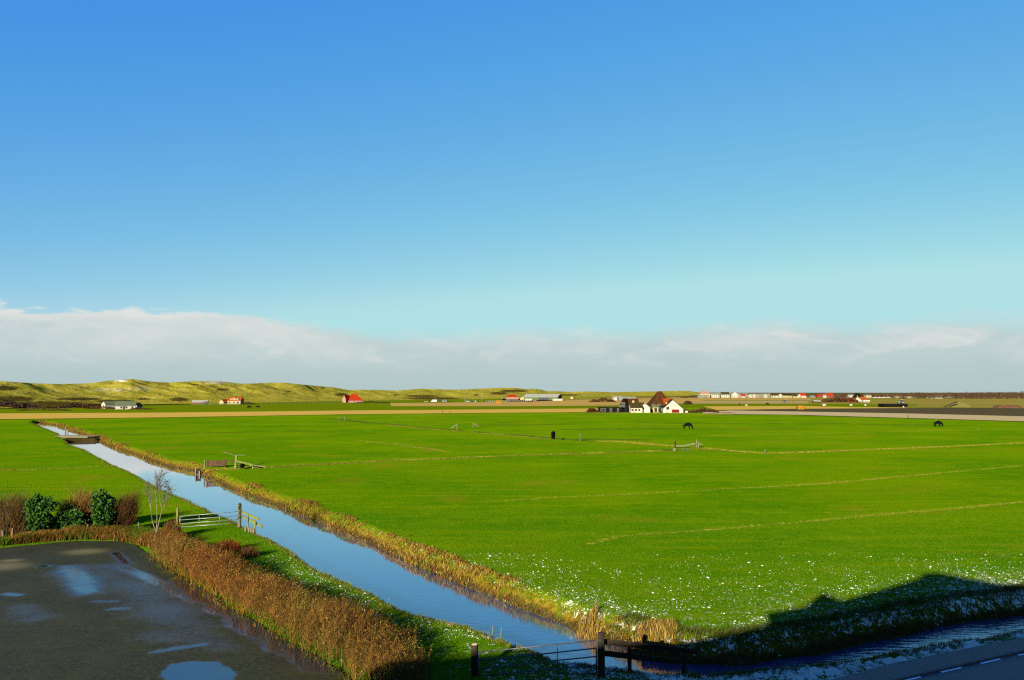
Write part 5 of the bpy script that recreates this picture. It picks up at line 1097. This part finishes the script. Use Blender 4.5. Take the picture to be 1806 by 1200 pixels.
mound('hedge', 'low dark hedge along the car park of the dune road', 'hedge', 728, 800, 709.6, 706.6, 3, [(0.0135, 0.0109, 0.0028), (0.0270, 0.0147, 0.0042)], 900, 47, 810)
mound('dune_wood', None, None, 1200, 1245, 701.6, 697.2, 12, [(0.0158, 0.0109, 0.0049), (0.0225, 0.0126, 0.0049)], 1200, 48, 1430, kind='stuff')
def wood():
    rng = np.random.default_rng(77); Vs, Ts, Cs = [], [], []; o = 0
    for i in range(1500):
        px = rng.uniform(1465, 2500); D = rng.uniform(1180, 1420) if px > 1560 else rng.uniform(1480, 1650)
        top = np.interp(px, [1470, 1540, 1600, 1616, 1640, 1700, 1760, 1806, 2500], [697.5, 696.5, 695.5, 692.5, 693.5, 693.3, 692.6, 692.0, 691]) + rng.normal(0, 0.9)
        g = at_y(px, 692, D); h = max(2.5, H - (top - 692) / F * D); k = 34
        zz = rng.random(k) ** 1.0; r = h * 0.30 * np.sqrt(np.clip(1 - ((zz - 0.6) / 0.55) ** 2, 0.04, 1)); a = rng.uniform(0, 6.28, k)
        P = np.column_stack([g.x + np.cos(a) * r * rng.random(k) ** .5 * 1.3, g.y + np.sin(a) * r, zz * h]); V, T = leaves(P, np.full(k, 0.85), rng, 0.3)
        Vs.append(V); Ts.append(T + o); o += len(V)
        pal = [(0.0315, 0.0151, 0.0070), (0.0248, 0.0134, 0.0063), (0.0383, 0.0189, 0.0077), (0.0203, 0.0126, 0.0070)]
        Cs.append(rep(pick([pal[rng.integers(0, 4)]], k, rng, 0.35), 4))
    stuff('bare_wood', np.vstack(Vs), np.vstack(Ts), np.vstack(Cs), M_twig)
wood()

# ------------------------------------------------------------------ animals
def animal_body(name, joints, links, mat, parent, sub=2):
    """one skinned surface from joints {key: (xyz, radius)}"""
    ks = list(joints); me = bpy.data.meshes.new(name)
    me.from_pydata([joints[k][0] for k in ks], [(ks.index(a), ks.index(b)) for a, b in links], [])
    o = link(name, me, mat, parent); md = o.modifiers.new('skin', 'SKIN'); md.use_smooth_shade = True
    if not me.skin_vertices: me.skin_vertices.new()
    for i, k in enumerate(ks):
        r = joints[k][1]; me.skin_vertices[0].data[i].radius = (1.5 * r[0], 1.75 * r[1]) if isinstance(r, tuple) else ((1.3 * r, 1.3 * r) if r > 0.1 or k[0] == 'e' else (1.75 * r, 1.75 * r))
    me.skin_vertices[0].data[0].use_root = True
    s = o.modifiers.new('sub', 'SUBSURF'); s.levels = sub; s.render_levels = sub
    return o
def horse(label, px, pyb, rz, S=1.0, group='black horses grazing in the pasture', head='down', mat=None, name='horse', cat='horse', step=0.0):
    g = G(px, pyb); t = thing(name, label, cat, (g[0], g[1], zt(*g)), rz, group); t.scale = (S, S, S)
    J = {'pel': ((-0.62, 0, 1.20), (.26, .27)), 'lo': ((-0.15, 0, 1.16), (.27, .29)), 'ch': ((0.42, 0, 1.18), (.26, .30)),
         'n1': ((0.80, 0, 1.12), (.13, .20)), 'n2': ((1.08, 0, 0.78), (.10, .15)), 'pol': ((1.27, 0, 0.46), (.09, .12)), 'muz': ((1.36, 0, 0.08), (.07, .07))} if head == 'down' else \
        {'pel': ((-0.62, 0, 1.20), (.26, .27)), 'lo': ((-0.15, 0, 1.16), (.27, .29)), 'ch': ((0.42, 0, 1.18), (.26, .30)),
         'n1': ((0.78, 0, 1.38), (.13, .20)), 'n2': ((0.98, 0, 1.62), (.10, .15)), 'pol': ((1.12, 0, 1.75), (.09, .11)), 'muz': ((1.48, 0, 1.55), (.07, .07))}
    L = [('pel', 'lo'), ('lo', 'ch'), ('ch', 'n1'), ('n1', 'n2'), ('n2', 'pol'), ('pol', 'muz')]
    for s, q in ((1, 'a'), (-1, 'b')):
        f = step * s
        J['f1' + q] = ((0.46, .16 * s, 0.88), .13); J['f2' + q] = ((0.48 + f * .5, .16 * s, 0.50), .07); J['f3' + q] = ((0.46 + f, .16 * s, 0.13), .05); J['f4' + q] = ((0.52 + f, .16 * s, 0.02), .065)
        J['h1' + q] = ((-0.62, .17 * s, 0.90), .17); J['h2' + q] = ((-0.52, .17 * s, 0.68), .11); J['h3' + q] = ((-0.76 - f * .5, .16 * s, 0.46), .065); J['h4' + q] = ((-0.70 - f, .16 * s, 0.12), .05); J['h5' + q] = ((-0.64 - f, .16 * s, 0.02), .065)
        L += [('ch', 'f1' + q), ('f1' + q, 'f2' + q), ('f2' + q, 'f3' + q), ('f3' + q, 'f4' + q), ('pel', 'h1' + q), ('h1' + q, 'h2' + q), ('h2' + q, 'h3' + q), ('h3' + q, 'h4' + q), ('h4' + q, 'h5' + q)]
    p = J['pol'][0]
    for s, q in ((1, 'a'), (-1, 'b')):
        J['e' + q] = ((p[0] + .02, .09 * s, p[2] + .18 if head != 'down' else p[2] + .14), .025); L.append(('pol', 'e' + q))
    animal_body('body', J, L, mat or M_black, t)
    MB().tube([(-0.86, 0, 1.28), (-1.0, 0, 1.1), (-1.02, 0, 0.75), (-0.97, 0, 0.42)], [.05, .08, .10, .03], 7).build('tail', mat or M_black, t, smooth=True)
    a, b, c = (Vector(J[k][0]) for k in ('n1', 'n2', 'pol')); up = Vector((0.10, 0.03, 0.16)) if head == 'down' else Vector((-0.13, 0.03, 0.10))
    MB().tube([a + up * 0.9, b + up, c + up * 0.9], [.05, .07, .03], 6).build('mane', mat or M_black, t, smooth=True)
    return t
horse('black horse seen from behind with lowered head, nearest of the pasture horses', 976, 774.8, math.radians(78), 1.12, step=0.04)
horse('black horse grazing broadside in the middle pasture, below the white farm gable', 1212, 757, math.radians(0), 1.14, step=0.10)
horse('black horse grazing broadside at the far right of the pasture', 1654, 752.8, math.radians(0), 1.12, step=0.06)
horse('black cow standing broadside on the far meadow, left one of two below the dune houses', 440, 720.8, math.radians(180), 1.18, 'dark cattle on the far meadows', mat=M_black, name='cow', cat='cow')
horse('black cow standing on the far meadow, right one of two below the dune houses', 454.5, 720, math.radians(0), 1.05, 'dark cattle on the far meadows', mat=M_black, name='cow', cat='cow')
horse('dark cow on the meadow strip beside a pale block, under the village', 1304, 715.5, math.radians(75), 1.05, 'dark cattle on the far meadows', mat=M_black, name='cow', cat='cow')
horse('dark cow broadside on the meadow strip right of the pale block', 1354, 714.8, math.radians(180), 1.2, 'dark cattle on the far meadows', mat=M_black, name='cow', cat='cow')
def block(name, label, cat, px0, px1, pyb, pyt, mat, dist, depth=3, group=None, taper=0.8):
    K = dist / F; w = (px1 - px0) * K; h = (pyb - pyt) * K; g = at_y((px0 + px1) / 2, pyb, dist)
    bm = bmesh.new(); bmesh.ops.create_cube(bm, size=1)
    bmesh.ops.subdivide_edges(bm, edges=bm.edges[:], cuts=5, use_grid_fill=True)
    for v in bm.verts:
        f_ = 1 - (1 - taper) * (v.co.z + 0.5) ** 1.3
        n = 0.09 * (float(fbm(np.array([v.co.x * 4 + px0]), np.array([v.co.z * 4 + v.co.y * 3]), 5)[0]) - 0.5)
        v.co = Vector((v.co.x * w * f_ * (1 + n), v.co.y * depth * f_ * (1 + n), (v.co.z + 0.5) * h * (1 + n)))
    me = bpy.data.meshes.new(name); bm.to_mesh(me); bm.free(); me.polygons.foreach_set('use_smooth', np.ones(len(me.polygons), bool))
    return tag(link(name, me, mat, None, (g.x, g.y, 0)), label, cat, group)
block('straw_stack', 'orange heap of straw beside the dune road, left of the red roof', 'straw stack', 874, 886, 713.8, 707.6, M_straw, 690, 5, taper=0.62)
block('straw_stack', 'square tan straw stack at the left end of the ploughed field', 'straw stack', 1406, 1418, 722.8, 715.6, M_straw, 455, 3, taper=0.95)
block('pale_block', 'small pale square block on the meadow strip between the dark cattle', 'crate', 1314.5, 1318, 716.8, 713.8, M_cream, 570, 1.2, taper=0.95)
block('dung_heap', 'dark brown dung heap beyond the ploughed field at far right', 'dung heap', 1755, 1798, 719.8, 714.8, simple('dung', (0.03, 0.011, 0.003), 0.95, 0.6, 1.2), 505, 6, taper=0.72)
block('earth_mound', 'olive cone-shaped mound behind a conveyor at the ploughed field', 'mound', 1672, 1711, 719.6, 708.6, simple('grassed earth', (0.045, 0.040, 0.004), 0.95, 0.3, 1.2), 525, 8, taper=0.10)
slant('conveyor', 'dark slanting farm conveyor leaning on the olive mound', 'conveyor', [(1664, 718.4, -5), (1681, 711.5, -5), (1689, 708.2, -5)], 0.35, M_darkw, (1680, 719), ((1688, 709), (1676, 714)))
for i, (a, b, y) in enumerate(((1451, 1456.2, 716.4), (1499, 1503.4, 716.3), (1524.6, 1528.6, 716.2), (1548, 1552.6, 716), (1591.5, 1595, 719))):
    lab = ('white wrapped bale nearest the tan straw stack', 'white wrapped bale below the brown copse', 'white wrapped bale below the white field house', 'white wrapped bale left of the black clamp', 'smallest white wrapped bale, against the black clamp')[i]
    D = H * F / (y - 692); K = D / F; g = at_y((a + b) / 2, y, D); w = (b - a) * K; r = w * 0.36
    mb = MB(); mb.tube([(-w / 2, 0, r), (-w / 2 + .08, 0, r), (w / 2 - .08, 0, r), (w / 2, 0, r)], [r * .85, r, r, r * .85], 16)
    tag(mb.build('wrapped_bale', M_white, None, (g.x, g.y, 0), 0.3 * i, smooth=True), lab, 'bale', 'white wrapped bales in the rough field')

# ------------------------------------------------------------------ vehicles by the dune road and in the fields
M_rubber = simple('tyre rubber', (0.012, 0.012, 0.012), 0.8, 0.2, 4)
def wheel(parent, x, y, r, w=0.25):
    o = MB().tube([(x, y - w / 2, r), (x, y + w / 2, r)], r, 14).build('wheel', M_rubber, parent)
    MB().tube([(x, y - w / 2 - 0.012, r), (x, y + w / 2 + 0.012, r)], r * 0.55, 10).build('rim', M_galv, o)
def vehicle(name, label, cat, px, pyb, kind, paint, rz=0.0, dist=None, scale=1.0):
    D = dist or H * F / (pyb - 692); g = at_y(px, pyb, D); t = thing(name, label, cat, (g.x, g.y, 0), rz); t.scale = (scale,) * 3
    if kind == 'car': L, W = 4.2, 1.7; out = [(-2.1, .3), (2.1, .3), (2.12, .72), (1.9, .88), (1.05, .95), (.45, 1.42), (-1.0, 1.45), (-1.75, 1.0), (-2.08, .92)]; gl = [(-1.5, .98), (.85, .98), (.40, 1.36), (-.95, 1.38)]
    elif kind == 'van': L, W = 5.4, 2.0; out = [(-2.7, .35), (2.7, .35), (2.72, 1.0), (2.45, 1.25), (1.85, 2.15), (1.5, 2.35), (-2.65, 2.4)]; gl = [(1.2, 1.3), (2.3, 1.3), (1.8, 2.05), (1.2, 2.1)]
    else: L, W = 5.6, 2.2; out = [(-2.8, .4), (2.8, .4), (2.8, 1.1), (2.5, 1.35), (2.1, 1.75), (2.6, 2.1), (2.5, 2.8), (-2.75, 2.85)]; gl = [(-1.8, 1.6), (.8, 1.6), (.8, 2.3), (-1.8, 2.3)]
    MB().prism(out, 'y', -W / 2, W / 2).build('body', paint, t, bevel=0.06)
    for s in (-1, 1): MB().prism(gl, 'y', s * (W / 2 + 0.005) - 0.01, s * (W / 2 + 0.005) + 0.01).build('side_window', M_glass, t)
    for x in (-L * .3, L * .31):
        for s in (-1, 1): wheel(t, x, s * (W / 2 - .08), .33)
    return t
pa = lambda n, c: simple(n, c, 0.35, 0.05, 1, spec=0.5)
vehicle('van', 'white van with a red mark parked by the dune road', 'van', 765.5, 709.4, 'van', pa('white van paint', (0.17, 0.165, 0.15)), math.pi, 800, 1.05)
vehicle('camper', 'silver-blue camper parked right of the white van', 'camper', 784, 709.4, 'camper', pa('silver blue paint', (0.07, 0.08, 0.11)), 0.25, 805, 0.78)
vehicle('parked_car', 'yellow-orange pickup-like car left of the white van', 'car', 751.5, 709.6, 'car', pa('orange paint', (0.13, 0.06, 0.004)), 0.1, 795, 0.9)
vehicle('parked_car', 'silver car under the left lamp post', 'car', 825, 709.2, 'car', pa('silver paint', (0.07, 0.085, 0.08)), 0.0, 815, 1.1)
vehicle('parked_car', 'black car between the silver and the white one', 'car', 833, 708.8, 'car', pa('black paint', (0.01, 0.01, 0.012)), 0.3, 825, 0.75)
vehicle('parked_car', 'white car right of the black one', 'car', 840, 708.8, 'car', pa('white paint', (0.17, 0.17, 0.16)), 1.2, 825, 0.85)
vehicle('parked_car', 'dark blue car at the right end of the parked row', 'car', 859, 708.9, 'car', pa('dark blue paint', (0.02, 0.03, 0.05)), 0.9, 825, 0.8)
vehicle('parked_car', 'dark car in front of the red-roofed house', 'car', 896, 706.8, 'car', pa('dark grey paint', (0.014, 0.015, 0.018)), 0.0, 950, 1.3)
vehicle('parked_car', 'dark car right of the red-roofed house front', 'car', 909, 706.6, 'car', pa('charcoal paint', (0.02, 0.02, 0.02)), 0.2, 955, 1.1)
vehicle('parked_car', 'dark red car beside the green shed corner', 'car', 943, 708, 'car', pa('dark red paint', (0.12, 0.02, 0.012)), 0.0, 880, 1.0)
def tractor(label, px, pyb, col, D, rz, S=1.0, implement=False):
    g = at_y(px, pyb, D); t = thing('tractor', label, 'tractor', (g.x, g.y, 0), rz); t.scale = (S, S, S)
    MB().prism([(0, .8), (1.9, .8), (1.95, 1.5), (1.7, 1.62), (0, 1.7)], 'y', -.42, .42).build('hood', col, t, bevel=.05)
    MB().prism([(-1.3, 1.0), (0.1, 1.0), (0.0, 2.55), (-1.2, 2.6)], 'y', -.75, .75).build('cab', M_glass, t, bevel=.05)
    MB().box((-.6, 0, 2.66), (1.5, 1.65, .14)).build('cab_roof', M_white, t)
    for s in (-1, 1):
        wheel(t, -.8, s * .95, .85, .5); wheel(t, 1.35, s * .8, .55, .38)
    if implement:
        d = MB().beam((-1.6, 0, .7), (-7.5, 0, .9), 1.6, .35); d.beam((-3, -1.2, .5), (-3, 1.2, .5), .3, .8); d.beam((-5, -1.3, .5), (-5, 1.3, .5), .3, .9); d.beam((-7, -1.3, .5), (-7, 1.3, .5), .3, 1.4)
        d.build('plough', simple('rust red implement', (0.10, 0.035, 0.012), 0.8, 0.3, 2), t)
    return t
tractor('teal tractor with a white cab roof pulling a rusty implement, far right of the village', 1384.5, 709.6, M_teal, 760, math.pi, 1.1, True)
tractor('green tractor with pale wheels seen above the black clamp', 1588.5, 711.4, pa('green paint', (0.02, 0.07, 0.03)), 690, math.pi, 1.35)
tag(MB().tube([(0, 0, -.3), (0, 0, 5.8)], [.09, .06], 8).build('lamp_post', M_galv, None, tuple(pt(820, 709.6))), 'pale lamp post above the silver parked car', 'lamp post')
for px, yb, yt, lab in ((850, 709.4, 694.5, 'tallest thin mast behind the parked cars at the dune road'), (885, 707, 697.5, 'thin mast left of the red-roofed house'), (834.5, 709, 703.5, 'short mast above the black parked car')):
    p = pt(px, yb, yt); t = thing('mast', lab, 'mast', (p.x, p.y, 0)); MB().tube([(0, 0, -.3), (0, 0, p.z)], [.12, .08], 8).build('pole', M_galv, t); MB().box((0.35, 0, p.z - 0.1), (0.9, .2, .16)).build('lamp', M_galv, t)
def rail_run(label, px0, px1, y0, y1, n, hgt, mat, cat='fence'):
    A = Vector((*G(px0, y0), 0)); B = Vector((*G(px1, y1), 0)); t = thing('paddock_fence', label, cat, tuple(A)); d = B - A
    for i in range(n): MB().box((d.x * i / (n - 1), d.y * i / (n - 1), hgt / 2 - .1), (.2, .2, hgt + .2)).build('post', mat, t)
    for k in (0.5, 0.92): MB().beam((0, 0, hgt * k), (d.x, d.y, hgt * k), .07, .16).build('rail', mat, t)
rail_run('pale paddock fence along the foot of the dunes before the dormered house', 338, 424, 714.8, 714.4, 24, 1.5, M_palew)
rail_run('weathered paddock fence under the dunes right of the two black cows', 462, 606, 713.6, 711.0, 30, 1.4, M_wood)
rail_run('white low barrier along the dune road right of the parked cars', 858, 930, 709.3, 708.6, 22, 1.3, M_white, 'barrier')

# ------------------------------------------------------------------ the building the picture is taken from; its roofs throw the foreground shade
def home():
    t = thing('hotel', 'brick building with a stepped gabled roof behind the viewpoint, casting the foreground shade', 'building', (0, -1.5, 0))
    sil = [(-19.0, -0.5), (7.9, -0.5), (30, -0.5), (30, 10.6), (9.5, 13.1), (6.8, 13.7), (5.6, 13.75), (3.4, 14.35), (2.4, 14.6), (1.7, 14.6), (1.2, 14.15), (-2.7, 12.75), (-3.7, 13.25), (-4.3, 12.4), (-6.0, 12.05), (-5.6, 11.45), (-6.6, 11.2), (-8.1, 10.9), (-9.9, 10.65), (-14.6, 10.4), (-17.2, 10.1), (-18.2, 9.4), (-19.0, 9.2)]
    MB().prism([(x, z) for x, z in sil], 'y', -12, 0).build('wall', M_brickw, t)
    top = sil[3:]; m = MB()
    for (x0, z0), (x1, z1) in zip(top[:-1], top[1:]): m.add([(x0, -12.3, z0 + .02), (x1, -12.3, z1 + .02), (x1, -0.02, z1 + .02), (x0, -0.02, z0 + .02)], [(0, 1, 2, 3)])
    m.build('roof', M_orange, t)
    for z in (1.6, 4.6, 7.6):
        for x in (-15, -11, -7, -3.4, 3.4, 7, 11, 15, 19, 23, 27):
            f = MB().box((x, 0.01, z), (1.5, 0.08, 1.6)).build('window', M_white, t); MB().box((x, 0.06, z), (1.3, 0.04, 1.4)).build('pane', M_glass, f)
home()
